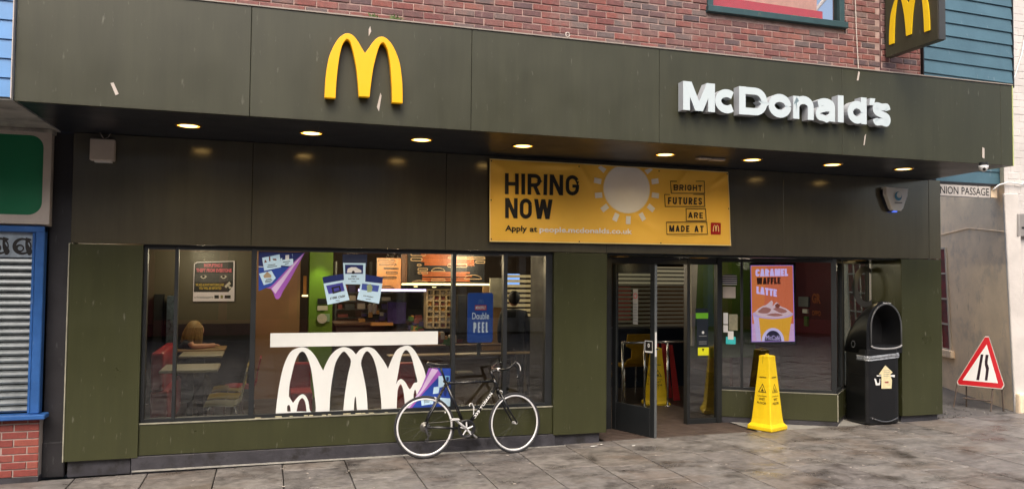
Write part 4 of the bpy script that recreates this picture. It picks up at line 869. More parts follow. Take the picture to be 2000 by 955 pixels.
a = uv(1373, 684, SF); poly('shield_symbol', SF, [[(a[0] - .02, a[1] + .025), (a[0], a[1] - .02), (a[0] + .02, a[1] + .025)]], m_blackprint, e, w=.003)
for y in (657, 668, 672): a = uv(1365, y, SF); b = uv(1380, y - 2, SF); poly('small_print', SF, [rect(a[0], b[0], a[1], b[1])], m_inkgrey, e, w=.002)
stick(AF, 'paper_notice', 'white framed paper notice on the narrow angled pane', 1412, 1437, 560, 582, m_offwhite)
stick(AF, 'paper_notice', 'tall white sticker at the left of the narrow angled pane', 1413, 1422, 611, 633, m_white_plain)
stick(AF, 'paper_notice', 'small square white sticker below the tall one on the narrow angled pane', 1413, 1422, 635, 649, m_white_plain)
stick(AF, 'paper_notice', 'beige printed certificate on the narrow angled pane', 1424, 1441, 614, 645, M_('certificate', S(150, 146, 120), .5, var=.2, vs_=30))
stick(AF, 'paper_notice', 'turquoise and white leaflet on the narrow angled pane', 1418, 1437, 658, 672, M_('turquoise_print', S(50, 170, 170), .4, emit=S(50, 170, 170), es=.15))
stick(AF, 'leaflet_top', 'white card tucked behind the turquoise leaflet', 1422, 1433, 647, 663, m_white_plain, w=.002)
a, b, o = stick(AF, 'striped_sticker', 'navy striped round-cornered sticker high on the narrow angled pane', 1411, 1440, 536, 557, M_('sticker_navy', S(40, 50, 90), .4), r=.05)
ROOTLOC[o.name] = ROOTLOC[o.name]
for i in range(5): poly('white_stripe', AF, [rect(a[0] + .004, b[0] - .004, a[1] + .008 + i * .03, a[1] + .02 + i * .03)], m_white_plain, o, w=-.038)
# digital screen behind the angled glass
SCF = Fr(AF.o - AF.n * .09, AF.x, AF.u, AF.n)
scn = empty('digital_screen', tuple(SCF(.7, 1.15)), 'lit orange poster screen advertising a caramel waffle latte in the entrance window', 'screen')
def es(name, c, s=.68): return M_(name, [x * .2 for x in c], .5, emit=c, es=s, var=0)
def sp(px_, py_): return uv(px_, py_, SCF)
a = sp(1468, 668); b = sp(1551, 516)
m_sb = es('screen_frame', S(150, 110, 200)); MB().fbox(SCF, a[0] - .02, b[0] + .02, -.05, -.001, a[1] - .02, b[1] + .02).build('casing', m_blackp, scn)
def scr(x, y): return sp(1450 + x / 5.026, 500 + y / 5.026)
def spoly(name, pts, m, w): poly(name, SCF, [[scr(*p) for p in pts]], m, scn, w=w)
spoly('screen_edge', [(80, 92), (498, 90), (515, 838), (90, 842)], es('screen_edge_glow', S(170, 130, 215)), .001)
V = [SCF(*scr(*p), .002) for p in ((86, 98), (492, 96), (504, 690), (96, 690))]
o_s = MB(); o_s.add(V, [(0, 3, 2, 1)]); o_s.build('orange_ground', es('screen_orange', S(204, 104, 72)), scn)
spoly('orange_left', [(86, 98), (240, 97), (200, 690), (96, 690)], es('screen_orange_left', S(212, 118, 66)), .0025)
spoly('table_top', [(96, 664), (504, 664), (510, 832), (96, 834)], es('screen_table', S(206, 160, 204)), .003)
spoly('cup', smoothpts([(104, 568), (112, 620), (134, 760), (140, 834)], 3) + smoothpts([(455, 834), (462, 760), (480, 640), (492, 568)], 3), es('screen_cup', S(224, 160, 50)), .004)
spoly('cup_shade', [(104, 575), (160, 600), (185, 834), (140, 834)], es('screen_cup_white', S(200, 176, 220)), .0045)
spoly('cup_arch', [(200 + 100 - 110 * math.cos(t * math.pi / 14), 834 - 130 * math.sin(t * math.pi / 14)) for t in range(15)], es('screen_arch_white', S(206, 190, 236)), .005)
spoly('badge', [(300 - 82 * math.cos(t * math.pi / 14), 834 - 104 * math.sin(t * math.pi / 14)) for t in range(15)], es('screen_badge', S(40, 34, 58)), .006)
spoly('cup_rim', [(298 + 200 * math.cos(t * .2618), 570 + 46 * math.sin(t * .2618)) for t in range(24)], es('screen_rim', S(190, 160, 210)), .0055)
spoly('cream', smoothpts([(120, 560), (150, 520), (200, 490), (230, 480), (262, 455), (285, 435), (300, 455), (296, 490), (330, 455), (350, 460), (370, 490), (430, 515), (470, 545), (480, 566), (400, 598), (300, 604), (190, 596), (120, 560)], 3), es('screen_cream', S(214, 180, 190)), .006)
for pts in ([(150, 545), (210, 500), (280, 520), (250, 560), (180, 560)], [(300, 520), (350, 500), (440, 540), (380, 560)], [(230, 575), (320, 560), (400, 578), (320, 592)]): spoly('cream_fold', smoothpts(pts + [pts[0]], 3), es('screen_fold', S(160, 104, 100)), .007)
spoly('toffee', [(320, 478), (345, 462), (372, 486), (350, 512), (322, 500)], es('screen_toffee', S(120, 60, 46)), .008)
m_sw = es('screen_words', S(214, 190, 250)); m_sk = es('screen_dark_words', S(50, 20, 16))
for s, x0, x1, yt, yb, ye, m in (('CARAMEL', 128, 448, 128, 200, 196, m_sw), ('WAFFLE', 140, 374, 212, 278, 274, m_sk), ('LATTE', 138, 338, 296, 368, 400, m_sw)):
    a = scr(x0, yb); b = scr(x1, ye); c_ = scr(x0, yt); block(s, SCF, a[0], b[0], a[1], c_[1], m, 'screen_lettering', scn, w=.006, t=.27, gap=.05, slope=b[1] - a[1])
a = scr(232, 820); b = scr(370, 780); text('McCafe\u0301'.replace('e\u0301', '\u00e9'), SCF, a[0], b[0], a[1], b[1], m_sw, 'screen_lettering', scn, w=.008, bold=.0)

# ================================================================ LEFT NEIGHBOUR
ls = empty('neighbour_shop', (-2.6, 0, 0), 'neighbouring shopfront with green sign, blue window frame, roller shutter and brick base', 'building')
MB().box(-2.142, -1.936, .09, .4, .33, 3.488).build('pilaster', m_black, ls)
MB().box(-2.150, -1.938, .08, .4, -.03, .328).build('pilaster_base', m_black, ls, bevel=.01)
MB().box(-6, -2.125, -.02, .1, 2.52, 3.49).build('sign_backing', m_offwhite, ls)
SFm = FY(-.02)
poly('sign_frame', SFm, [rect(-5.2, -2.113, 2.535, 3.49), rrect(-5.1, -2.178, 2.62, 3.43, .13, 8)], m_offwhite, ls, w=0, depth=.05, bevel=.003)
poly('sign_panel', SFm, [rrect(-5.11, -2.17, 2.61, 3.44, .13, 8)], m_green, ls, w=.003, depth=.02)
MB().box(-6, -2.105, -.1, .1, 3.455, 3.49).build('sign_ledge', m_concrete, ls, bevel=.004)
MB().box(-6, -2.072, -1.5, .1, 3.492, 3.53).build('soffit', m_concrete, ls)
z = 3.515
for i in range(20):
    mb = MB(); y0 = -1.50; mb.add([(-6, y0, z), (-2.085, y0, z), (-2.085, y0, z + .175), (-6, y0, z + .175), (-6, y0 - .022, z), (-2.085, y0 - .022, z), (-2.085, y0 - .006, z + .175), (-6, y0 - .006, z + .175)], [(4, 5, 6, 7), (0, 4, 7, 3), (1, 2, 6, 5), (0, 1, 5, 4), (3, 7, 6, 2)])
    mb.build('board', m_blueboard_l, ls); z += .163
MB().box(-6, -2.085, -1.49, -1.2, 3.53, 8).build('upper_wall', m_blueboard_l, ls)
mb = MB().box(-2.082, -2.074, -1.54, -1.4, 3.5, 8)
mb.build('corner_strip', m_offwhite, ls)
MB().box(-2.232, -2.15, -.06, .05, .645, 2.51).build('window_post', m_bluepaint, ls, bevel=.008)
MB().box(-2.262, -2.236, -.045, .05, .645, 2.45).build('window_post', m_bluepaint, ls, bevel=.005)
MB().box(-6, -2.15, -.065, .05, 2.452, 2.512).build('window_head', m_bluepaint, ls, bevel=.006)
MB().box(-6, -2.085, -.13, .05, .595, .643).build('window_sill', m_bluepaint, ls, bevel=.008)
fl = MB().box(-6, -2.262, -.004, .0, 2.2, 2.45).build('etched_fanlight', M_('etched_glass', S(150, 162, 172), .3, var=.3, vs_=8), ls)
ef = FY(-.008)
for k in range(6):
    cx = -2.36 - k * .2
    poly('scroll', ef, [circ(cx, 2.31, .085, 24), circ(cx + .01, 2.31, .062, 24)], m_blackprint, fl, w=0)
    poly('scroll', ef, [circ(cx - .02, 2.29, .04, 18), circ(cx - .015, 2.29, .022, 18)], m_blackprint, fl, w=.001)
    poly('scroll', ef, [smoothpts([(cx + .03, 2.40), (cx + .085, 2.38), (cx + .05, 2.34), (cx + .095, 2.26), (cx + .06, 2.22), (cx + .03, 2.3), (cx + .03, 2.40)], 3)], m_blackprint, fl, w=.001)
z = .65; m_shut = M_('shutter_steel', S(128, 134, 136), .32, metal=.5, var=.25, vs_=5)
while z < 2.18:
    mb = MB(); rg = []
    for x in (-6, -2.264): rg.append([(x, .05, z), (x, .012, z + .008), (x, -.004, z + .026), (x, .002, z + .05), (x, .03, z + .066), (x, .05, z + .066)])
    mb.loft(rg); mb.build('shutter_slat', m_shut, ls, smooth=False); z += .0705
lb = MB().box(-6, -2.148, -.035, .3, -.03, .594).build('brick_base', m_mortar_low, ls)
BL = FY(-.035); r_ = 0; z = .03
while z < .59:
    x = -2.15 - .0
    k = 0; xx = x - (.1 if r_ % 2 else 0)
    if r_ % 2: MB().piece(BL, -2.15 - .095, -2.15 + .001, z, z + .063, 0, .01 + random.uniform(-.002, .002), .004).build('brick', m_brick_low, lb); xx = x - .107
    while xx > -3.4:
        MB().piece(BL, xx - .213, xx, z + random.uniform(-.002, .002), z + .063, 0, .009 + random.uniform(-.003, .003), .004).build('brick', m_brick_low, lb); xx -= .226
    z += .0745; r_ += 1
MB().box(-6, -2.14, -.06, .1, -.03, .022).build('base_course', m_plinth, ls)
MB().box(-6, -2.0, .5, .6, 0, 3.6).build('back_wall', m_darkglassin, ls)
# ================================================================ RIGHT: blue clad jetty, passage, white building
bj = empty('blue_clad_jetty', (8.3, -1.4, 4.5), 'blue weatherboarded overhanging upper storey at the right end', 'building')
z = 4.42
for i in range(16):
    mb = MB(); y0 = -1.40; d = -.03; mb.add([(7.572, y0, z), (8.985, y0, z + d), (8.985, y0, z + .178 + d), (7.572, y0, z + .178), (7.572, y0 - .024, z), (8.985, y0 - .024, z + d), (8.985, y0 - .005, z + .178 + d), (7.572, y0 - .005, z + .178)], [(4, 5, 6, 7), (0, 4, 7, 3), (1, 2, 6, 5), (0, 1, 5, 4)])
    mb.build('board', m_blueboard, bj); z += .1635
MB().box(7.56, 8.98, -1.39, -1.1, 4.49, 8).build('wall_behind', m_blueboard, bj)
MB().box(7.556, 7.572, -1.43, -1.38, 4.5, 8).build('joint_strip', m_blackp, bj)
MB().box(8.985, 9.0, -1.43, -1.0, 4.5, 8).build('corner_strip', m_frame, bj)
pg = empty('passage_lintel', (10, .35, 2.9), 'beige concrete lintel over the passage with blue boards above it', 'building')
MB().box(9.275, 10.75, .36, .5, 3.33, 3.5).build('beam', m_render, pg)
for i in range(3):
    z = 3.53 + i * .19; MB().hexa([(9.28, .31, z), (10.78, .31, z), (10.78, .33, z), (9.28, .33, z), (9.28, .325, z + .185), (10.78, .325, z + .185), (10.78, .33, z + .185), (9.28, .33, z + .185)]).build('board', m_blueboard, pg)
MB().box(9.28, 10.7, .29, .33, 3.502, 3.53).build('drip_board', m_black, pg)
MB().box(9.28, 10.76, .335, .36, 3.5, 4.2).build('upper_wall', m_blueboard, pg)
ns = empty('street_name_sign', (10, .3, 3.3), 'white enamel street name sign reading Union Passage over the alley', 'street sign')
NF = FY(.3)
MB().fbox(NF, 9.40, 10.556, -.018, 0, 3.30, 3.498).build('plate', M_('enamel_white', S(196, 190, 184), .4, var=.06), ns, bevel=.002)
poly('black_border', NF, [rect(9.405, 10.55, 3.306, 3.492), rect(9.413, 10.542, 3.314, 3.484)], m_blackprint, ns, w=.0015)
text('UNION', NF, P(1826, 375, .3)[0], P(1871.6, 375, .3)[0], 3.345, 3.455, m_blackprint, 'sign_words', ns, w=.002, bold=.005)
text('PASSAGE', NF, P(1878, 375, .3)[0], P(1931.5, 375, .3)[0], 3.345, 3.455, m_blackprint, 'sign_words', ns, w=.002, bold=.005)
for a, b in ((9.43, 3.47), (9.43, 3.33), (10.3, 3.48), (10.3, 3.325)): MB().disc(NF(a, b, .001), NF.n, .008, 8, h=.002).build('screw', m_blackprint, ns)
# white building with a leaning corner
whb = empty('white_building', (11.4, .5, 0), 'white painted masonry building at the right with a beige alley side', 'building')
def wallcorner(z): t = z / 3.4; return Vector((10.88 - .17 * t, .2, z))
dv = Vector((.865, 1.966, 0)).normalized()
mb = MB(); hs = [-.05, 1.2, 2.4, 3.4, 5, 8]
rows = [[wallcorner(min(h_, 3.6)) * 1 + Vector((0, 0, h_ - min(h_, 3.6))), ] for h_ in hs]
V = []; 
for h_, r0 in zip(hs, rows):
    c = r0[0]; V += [c, c + dv * 2.35, c + dv * 7.6, c + dv * 9.4, c + dv * 14]
Fc = []
for i in range(len(hs) - 1):
    for k in range(4): Fc.append((i * 5 + k, i * 5 + k + 1, (i + 1) * 5 + k + 1, (i + 1) * 5 + k))
# window holes are handled by setting frames proud of the render
link('alley_wall', V, Fc, m_render, whb)
def WF(s, z, w=0):
    c = wallcorner(min(z, 3.6)); c = Vector((c.x, c.y, z)); n = Vector((-dv.y, dv.x, 0)); return c + dv * s + n * w
class WFr: 
    n = Vector((-dv.y, dv.x, 0))
    def __call__(s, u, z, w=0): return WF(u, z, w)
wfr = WFr()
MB().fbox(wfr, -.005, .055, -.2, .012, 0, 3.38).build('corner_strip', m_whitewall, whb, bevel=.01)
m_grille = M_('window_bar_white', S(180, 172, 160), .5); m_redin = M_('red_display', S(110, 24, 30), .5, var=.6, vs_=7, stain=4, c2=S(40, 16, 20))
for s0, s1, nb_ in ((2.13, 3.2, 3), (6.4, 7.85, 3)):
    e_ = MB().fbox(wfr, s0, s1, -.1, .004, .80, 2.62).build('alley_window', m_redin, whb)
    mb = MB(); 
    for i in range(nb_ + 1): u = s0 + (s1 - s0) * i / nb_; mb.fbox(wfr, u - .02, u + .02, .004, .03, .8, 2.62)
    mb.build('glazing_bar_upright', m_grille, e_)
    mb = MB()
    for i in range(5): z = .8 + 1.82 * i / 4; mb.fbox(wfr, s0, s1, .004, .027, z - .016, z + .016)
    mb.build('glazing_bar_cross', m_grille, e_)
    MB().fbox(wfr, s0 - .12, s1 + .1, .0, .07, .66, .795).build('window_sill', m_render, e_, bevel=.01)
MB().tube([WF(.05, 2.8, .01), WF(1.2, 2.92, .012), WF(2.6, 2.85, .01)], .008).build('alley_cable', m_render, whb)
mb = MB(); 
for i in range(len(hs) - 1):
    a = wallcorner(min(hs[i], 3.6)); b = wallcorner(min(hs[i + 1], 3.6)); a = Vector((a.x, .205, hs[i])); b = Vector((b.x, .205, hs[i + 1]))
    mb.quad(a, (17, .205, hs[i]), (17, .205, hs[i + 1]), b)
wm = mb.build('street_wall', m_whitewall, whb)
rest = MB(); WB = FY(.205)
for r_ in range(68):
    z = r_ * .112 + .02; x = 10.95 - (.12 if r_ % 2 else 0) - min(z, 3.5) * .055 + .03
    while x < 13.5:
        if x > 10.90 - min(z, 3.5) * .055: rest.piece(WB, x, x + .235, z, z + .104, 0, .004 + random.uniform(-.0025, .0025), .004)
        x += .243
rest.build('painted_stones', m_whitewall, whb)['kind'] = 'stuff'
MB().box(10.86, 10.99, .11, .21, -.03, .36).build('corner_stone', m_render, whb, bevel=.03)
gx = empty('utility_box', (11.3, .38, 2.5), 'small grey metal utility box on the white wall at the right edge', 'utility box')
a = P(1988, 462, .12); b = P(1988, 417, .12)
MB().box(a[0], a[0] + .3, .12, .2, a[1], b[1]).build('case', M_('box_grey', S(150, 146, 142), .5, metal=.2), gx, bevel=.01)
MB().box(a[0] + .08, a[0] + .2, .115, .12, a[1] + .12, a[1] + .15).build('latch', m_blackp, gx)
mb = MB().tube([(*P(2004, 60, .17)[:1], .17, P(2004, 60, .17)[1]), (*P(1996, 105, .17)[:1], .17, P(1996, 105, .17)[1]), (*P(1982, 150, .17)[:1], .17, P(1982, 150, .17)[1]), (*P(1974, 172, .17)[:1], .17, P(1974, 172, .17)[1])], .009).tube([(*P(x_, y_, .16)[:1], .16, P(x_, y_, .16)[1]) for x_, y_ in ((1940, 370), (1950, 362), (1966, 357), (1985, 358), (1995, 361), (2006, 352))], .011)
o = mb.build('wall_cable', m_white_plain, smooth=True); tag(o, 'white cable looping down the white wall past the street sign', 'cable')
# ground in the passage
ps = MB(); V = [(9.27, .1, .05), (10.99, .13, .062), (12.5, 3.0, .09), (17.5, 14, .2), (9.27, 14, .2), (9.27, .6, .055)]
ps.add(V, [(0, 1, 2, 5), (5, 2, 3, 4)])
o = ps.build('passage_ground', M_('tarmac', S(92, 89, 86), .8, var=.35, vs_=20, bump=.5, bs=80, stain=3, c2=S(54, 52, 50))); o['kind'] = 'structure'
gr = MB()
for i in range(170):
    x = random.uniform(9.3, 11.3); t = (x - 9.3) / 2; y = .12 + random.random() ** 1.3 * 1.9; r = random.uniform(.003, .011)
    if x > 10.82 + (y - .2) * .44: continue
    gr.hexa([(x - r, y - r, .05), (x + r, y - r * .7, .05), (x + r * .8, y + r, .05), (x - r, y + r, .05), (x - r * .5, y - r * .5, r * 1.3 + .06), (x + r * .5, y - r * .4, r + .06), (x + r * .4, y + r * .5, r + .065), (x - r * .5, y + r * .5, r + .06)])
o = gr.build('passage_grit', M_('grit', S(92, 90, 86), .8, isl=[S(110, 108, 104), S(60, 58, 56), S(84, 80, 76), S(150, 148, 140)])); o['kind'] = 'stuff'; o['label'] = 'loose grit and litter on the passage floor'
# ================================================================ ROAD SIGN
fl_ = GZ(1861.5, 795, .062); fr_ = GZ(1953.7, 805.5, .062)
xd = Vector((fr_[0] - fl_[0], fr_[1] - fl_[1], 0)).normalized()
lean = R(12); nn = Vector((xd.y, -xd.x, 0)).normalized()
if nn.y > 0: nn = -nn
up_ = (Vector((0, 0, 1)) * math.cos(lean) - nn * math.sin(lean)); n2 = (nn * math.cos(lean) + Vector((0, 0, 1)) * math.sin(lean))
RSF = Fr((fl_[0], fl_[1], .06), xd, up_, n2)
rs = empty('road_narrows_sign', (fl_[0], fl_[1], 0), 'red bordered triangular road narrows sign propped on a metal frame in the passage', 'road sign')
def r3(x, y): return uv(1820 + x / 4.339, 620 + y / 4.341, RSF)
tri = [r3(*p) for p in ((452, 156), (486, 156), (618, 575), (598, 608), (222, 572), (210, 545))]
poly('plate_rim', RSF, [tri], m_offwhite, rs, w=0, depth=.006)
def shr(t, k): 
    cx_ = sum(p[0] for p in t) / len(t); cz_ = sum(p[1] for p in t) / len(t); return [(cx_ + (p[0] - cx_) * k, cz_ + (p[1] - cz_) * k) for p in t]
poly('red_border', RSF, [shr(tri, .955)], m_red, rs, w=.0065)
poly('white_field', RSF, [[r3(*p) for p in ((466, 228), (562, 556), (262, 530))]], m_white_plain, rs, w=.0075)
m_mar = M_('symbol_black', S(34, 10, 22), .4)
poly('left_bar', RSF, [[r3(*p) for p in ((416, 312), (438, 312), (402, 530), (378, 528))]], m_mar, rs, w=.0085)
poly('right_bar', RSF, [[r3(*p) for p in ((458, 314), (482, 316), (474, 372), (474, 392), (486, 430), (472, 534), (450, 532), (460, 440), (450, 400), (450, 370))]], m_mar, rs, w=.0085)
poly('plate_back', RSF, [shr(tri, 1.02)], m_blackp, rs, w=-.004, depth=.003)
m_leg = M_('rusty_steel', S(96, 84, 76), .6, metal=.3, var=.3, vs_=20)
def leg(x0, y0, x1, y1, w0=-.02, w1=-.02):
    a = r3(x0, y0); b = r3(x1, y1); MB().tube([RSF(*a, w0), RSF(*b, w1)], .011, 8).build('leg', m_leg, rs)
leg(215, 540, 182, 758); leg(290, 560, 258, 756, -.02, -.22); leg(512, 600, 497, 806); leg(592, 600, 580, 806, -.02, -.2)
a = r3(262, 680); b = r3(512, 708); MB().tube([RSF(*a, -.02), RSF(*b, -.02)], .012).build('cross_bar', m_leg, rs)
# ================================================================ LITTER BIN
bi = empty('litter_bin', (8.475, .46, 0), 'tall black plastic litter bin with hooded opening beside the right pillar', 'litter bin')
def rr_plan(x0, x1, y0, y1, z, rf=.12, rb=.05, n=5):
    o = []
    for cx_, cy_, a, r in ((x1 - rf, y0 + rf, -90, rf), (x1 - rb, y1 - rb, 0, rb), (x0 + rb, y1 - rb, 90, rb), (x0 + rf * .5, y0 + rf * .5, 180, rf * .5)):
        for i in range(n + 1): t = R(a + 90 * i / n); o.append((cx_ + r * math.cos(t), cy_ + r * math.sin(t), z))
    return o
bx0, bx1, by0, by1 = 8.165, 8.79, .225, .74
MB().loft([rr_plan(bx0 + .02, bx1 - .02, by0 + .02, by1, .0), rr_plan(bx0, bx1, by0, by1, .03), rr_plan(bx0, bx1, by0, by1, .88), rr_plan(bx0 + .004, bx1 - .004, by0 + .004, by1, 1.06)]).build('body', m_blackp, bi, bevel=.006)
def arch_out(y, top, hw_, cxx, base=1.0, n=20):
    o = [(cxx - hw_, y, base)]
    st_ = base + (top - base) * .45
    for i in range(n + 1):
        t = math.pi * (1 - i / n); o.append((cxx + hw_ * math.cos(t), y, st_ + (top - st_) * math.sin(t)))
    o.append((cxx + hw_, y, base)); return o
rings = [arch_out(.245, 1.735, .322, 8.50), arch_out(.30, 1.74, .324, 8.50), arch_out(.38, 1.715, .325, 8.495), arch_out(.47, 1.66, .326, 8.49), arch_out(.56, 1.58, .326, 8.485), arch_out(.64, 1.46, .325, 8.48), arch_out(.70, 1.31, .322, 8.48), arch_out(.738, 1.12, .318, 8.478)]
hd = MB().loft(rings, cap=False); hd.add(rings[-1], [tuple(range(len(rings[-1])))])
# front cap ring and inner tunnel, opening leans back
inn = [(x, y, z) for x, y, z in arch_out(.245, 1.69, .262, 8.525, 1.12)]
n_ = len(inn); hd.add(rings[0] + inn, [(i, i + 1, n_ + i + 1, n_ + i) for i in range(n_ - 1)] + [(0, n_, 2 * n_ - 1, n_ - 1)])
hd.build('hood', m_blackp, bi, smooth=True)
inn2 = [(8.51 + (x - 8.525) * .9, .6, 1.12 + (z - 1.12) * .75) for x, y, z in inn]
mm_in = M_('bin_inside', S(10, 11, 14), .5)
mb = MB().loft([inn, inn2], cap=False, closed=True); mb.add(inn2, [tuple(range(n_))]); mb.build('opening', mm_in, bi, smooth=True)
rim = [(x, .238 , z) for x, _, z in arch_out(.24, 1.70, .272, 8.525, 1.115)]
MB().tube([(x, .236, z) for x, _, z in rim], .012, 8).build('opening_rim', M_('rubbed_plastic', S(84, 86, 88), .35, var=.2), bi, smooth=True)
lip = [(8.525 - .272 * math.cos(t * math.pi / 12), .232, 1.115 - .05 * math.sin(t * math.pi / 12)) for t in range(13)]
MB().tube(lip, .014, 8).build('opening_lip', M_('worn_lip', S(150, 150, 150), .35, var=.2), bi, smooth=True)
BFr = FY(.222)
BH = FY(.235)
text('Thank You', BH, 8.45, 8.60, 1.706, 1.724, m_white_plain, 'bin_words', bi, w=.018, bold=.03)
MB().loft([rr_plan(bx0 - .004, bx1 + .004, by0 - .004, by1 - .1, .70), rr_plan(bx0 - .006, bx1 + .006, by0 - .006, by1 - .1, .705), ]).build('door_seam', mm_in, bi)
mb = MB(); rg = []
for zz, off in ((.935, .004), (.94, .014), (.955, .006), (.975, .018), (.99, .008), (1.005, .003)):
    rg.append([(x + random.uniform(-.004, .004), y - (off if y < .5 else 0) + random.uniform(-.004, .004), zz + random.uniform(-.006, .006) - (.035 if x < 8.25 else 0)) for x, y, _ in rr_plan(bx0 - .005, bx1 + .005, by0 - .005, .5, zz, n=9)])
bag = mb.loft(rg, cap=False).build('bin_liner_edge', M_('liner_plastic', S(130, 134, 138), .2, var=.45, vs_=22), bi)
def b5(x, y): return uv(1390 + x / 5, 680 + y / 5, BFr)
poly('yellow_sticker', BFr, [[b5(*p) for p in ((1700, 160), (1772, 225), (1748, 250), (1765, 300), (1762, 382), (1662, 384), (1662, 250), (1636, 245))]], M_('peeling_sticker', S(226, 214, 170), .5, var=.15, vs_=20), bi, w=.012, depth=.002)
poly('pictogram', BFr, [[b5(*p) for p in ((1594, 288), (1612, 290), (1622, 332), (1642, 332), (1648, 290), (1656, 290), (1652, 352), (1610, 352))], [b5(*p) for p in ((1618, 256), (1800, 252), (1798, 276), (1770, 270), (1620, 266))]], m_white_plain, bi, w=.004)
for k_ in range(4): poly('sticker_print', BFr, [[b5(1682, 210 + k_ * 18), b5(1740, 206 + k_ * 18), b5(1740, 209 + k_ * 18), b5(1682, 213 + k_ * 18)]], m_inkgrey, bi, w=.016)
poly('sticker_red_mark', BFr, [[b5(1690, 318), b5(1730, 312), b5(1732, 330), b5(1700, 330)]], M_('mark_red', S(150, 60, 60), .5), bi, w=.016)
kick = [(8.28 + .42 * t / 10, .214 - .012 * math.sin(math.pi * t / 10), .09 - .045 * math.sin(math.pi * t / 10)) for t in range(11)]
MB().tube(kick, .011, 8).build('foot_bar', M_('foot_bar_plastic', S(70, 72, 74), .35), bi, smooth=True)
MB().disc((8.25, .222, .10), (0, -1, 0), .014, 10, h=.012).build('lock', m_chrome, bi)
SBf = Fr((bx0, 0, 0), (0, -1, 0), (0, 0, 1), (-1, 0, 0))
hx = [(-.52 + .05 * math.cos(t * math.pi / 3), 1.12 + .055 * math.sin(t * math.pi / 3)) for t in range(6)]; hx2 = [(-.52 + .04 * math.cos(t * math.pi / 3), 1.12 + .045 * math.sin(t * math.pi / 3)) for t in range(6)]
poly('recycling_mark', SBf, [hx, hx2], M_('embossed_grey', S(110, 112, 116), .4), bi, w=.012)
bi.location = (8.205, .15, .047); bi.scale = (.95, .85, .98)
# ================================================================ WET FLOOR CONES
m_cone = M_('cone_yellow', S(236, 200, 24), .42, var=.07, vs_=8, bump=.05, dirt=(S(110, 90, 20), .6, 18), streak=.06)
m_coneprint = M_('cone_black_print', S(60, 50, 8), .5)
def cone(x, y, rot, label, H=1.0):
    e = empty('wet_floor_cone', (0, 0, 0), label, 'wet floor sign', 'yellow wet floor cones')
    def sq(h, z, c=.06): 
        o = []; k = h * c
        for sx, sy in ((-1, -1), (1, -1), (1, 1), (-1, 1)):
            if sx * sy > 0: o += [(sx * h, sy * h - sy * k, z), (sx * h - sx * k, sy * h, z)]
            else: o += [(sx * h - sx * k, sy * h, z), (sx * h, sy * h - sy * k, z)]
        return [o[i] for i in (0, 1, 2, 3, 4, 5, 6, 7)]
    MB().loft([sq(.185, .0), sq(.19, .012), sq(.19, .05), sq(.175, .065), sq(.155, .09), sq(.145, .15), sq(.078, .93), sq(.077, .975), sq(.062, .985)]).build('body', m_cone, e, bevel=.004)
    MB().loft([sq(.02, .98, .3), sq(.018, 1.005, .3)]).build('tip', m_cone, e)
    for k in range(4):
        a = R(90 * k); xd_ = Vector((math.cos(a), math.sin(a), 0)); nn_ = Vector((math.sin(a), -math.cos(a), 0))
        sl_ = (.145 - .078) / (.93 - .15); upv = (Vector((0, 0, 1)) - nn_ * sl_).normalized()
        Ff = Fr(nn_ * (.145 + .15 * sl_) , xd_, upv, (nn_ + Vector((0, 0, sl_))).normalized())
        poly('warning_triangle', Ff, [[(-.062, .5), (.062, .5), (0, .62)], [(-.046, .508), (.046, .508), (0, .602)]], m_coneprint, e, w=.003)
        poly('slip_figure', Ff, [[(-.02, .515), (.025, .515), (.01, .54), (.004, .565), (-.004, .55)]], m_coneprint, e, w=.003)
        text('CAUTION', Ff, -.05, .05, .69, .71, m_coneprint, 'cone_words', e, w=.003, bold=.05)
        text('CAUTION', Ff, -.068, .068, .445, .46, m_coneprint, 'cone_words', e, w=.003, bold=.02)
        text('WET', Ff, -.045, .045, .395, .425, m_coneprint, 'cone_words', e, w=.003, bold=.02)
        text('FLOOR', Ff, -.07, .07, .345, .375, m_coneprint, 'cone_words', e, w=.003, bold=.02)
    e.location = (x, y, gz(x) + .002); e.rotation_euler = (0, 0, rot)
    return e
c1 = cone(6.455, .155, R(22), 'yellow wet floor cone standing outside in front of the entrance window')
c2 = copy_tree(c1); c2.location = (P(1281, 780, 2.5)[0], 2.5, 0); c2.rotation_euler = (0, 0, R(-12)); c2['label'] = 'yellow wet floor cone standing inside behind the steel barrier post'; c2.scale = (1, 1, .93)

# litter by the threshold
for px_, py_, a_, lb in ((1160, 872, .07, 'flat white paper scrap on the pavement below the middle pillar'), (1175, 869, .04, 'small white paper scrap right of the flat one below the middle pillar'), (1237, 871, .03, 'tiny crumpled scrap on the pavement before the open door leaf'), (1305, 858, .025, 'tiny white scrap at the foot of the open door leaf')):
    x, y, z = GG(px_, py_); mb = MB(); n = 7
    ring0 = [(x + a_ * random.uniform(.6, 1) * math.cos(k * 6.28 / n), y + a_ * .5 * random.uniform(.5, 1) * math.sin(k * 6.28 / n), z + .005 + random.uniform(0, .008)) for k in range(n)]
    mb.add(ring0 + [(x, y, z + .014)], [(k, (k + 1) % n, n) for k in range(n)]); o = mb.build('paper_scrap', m_white_plain); tag(o, lb, 'litter', 'scraps of litter by the doorway')

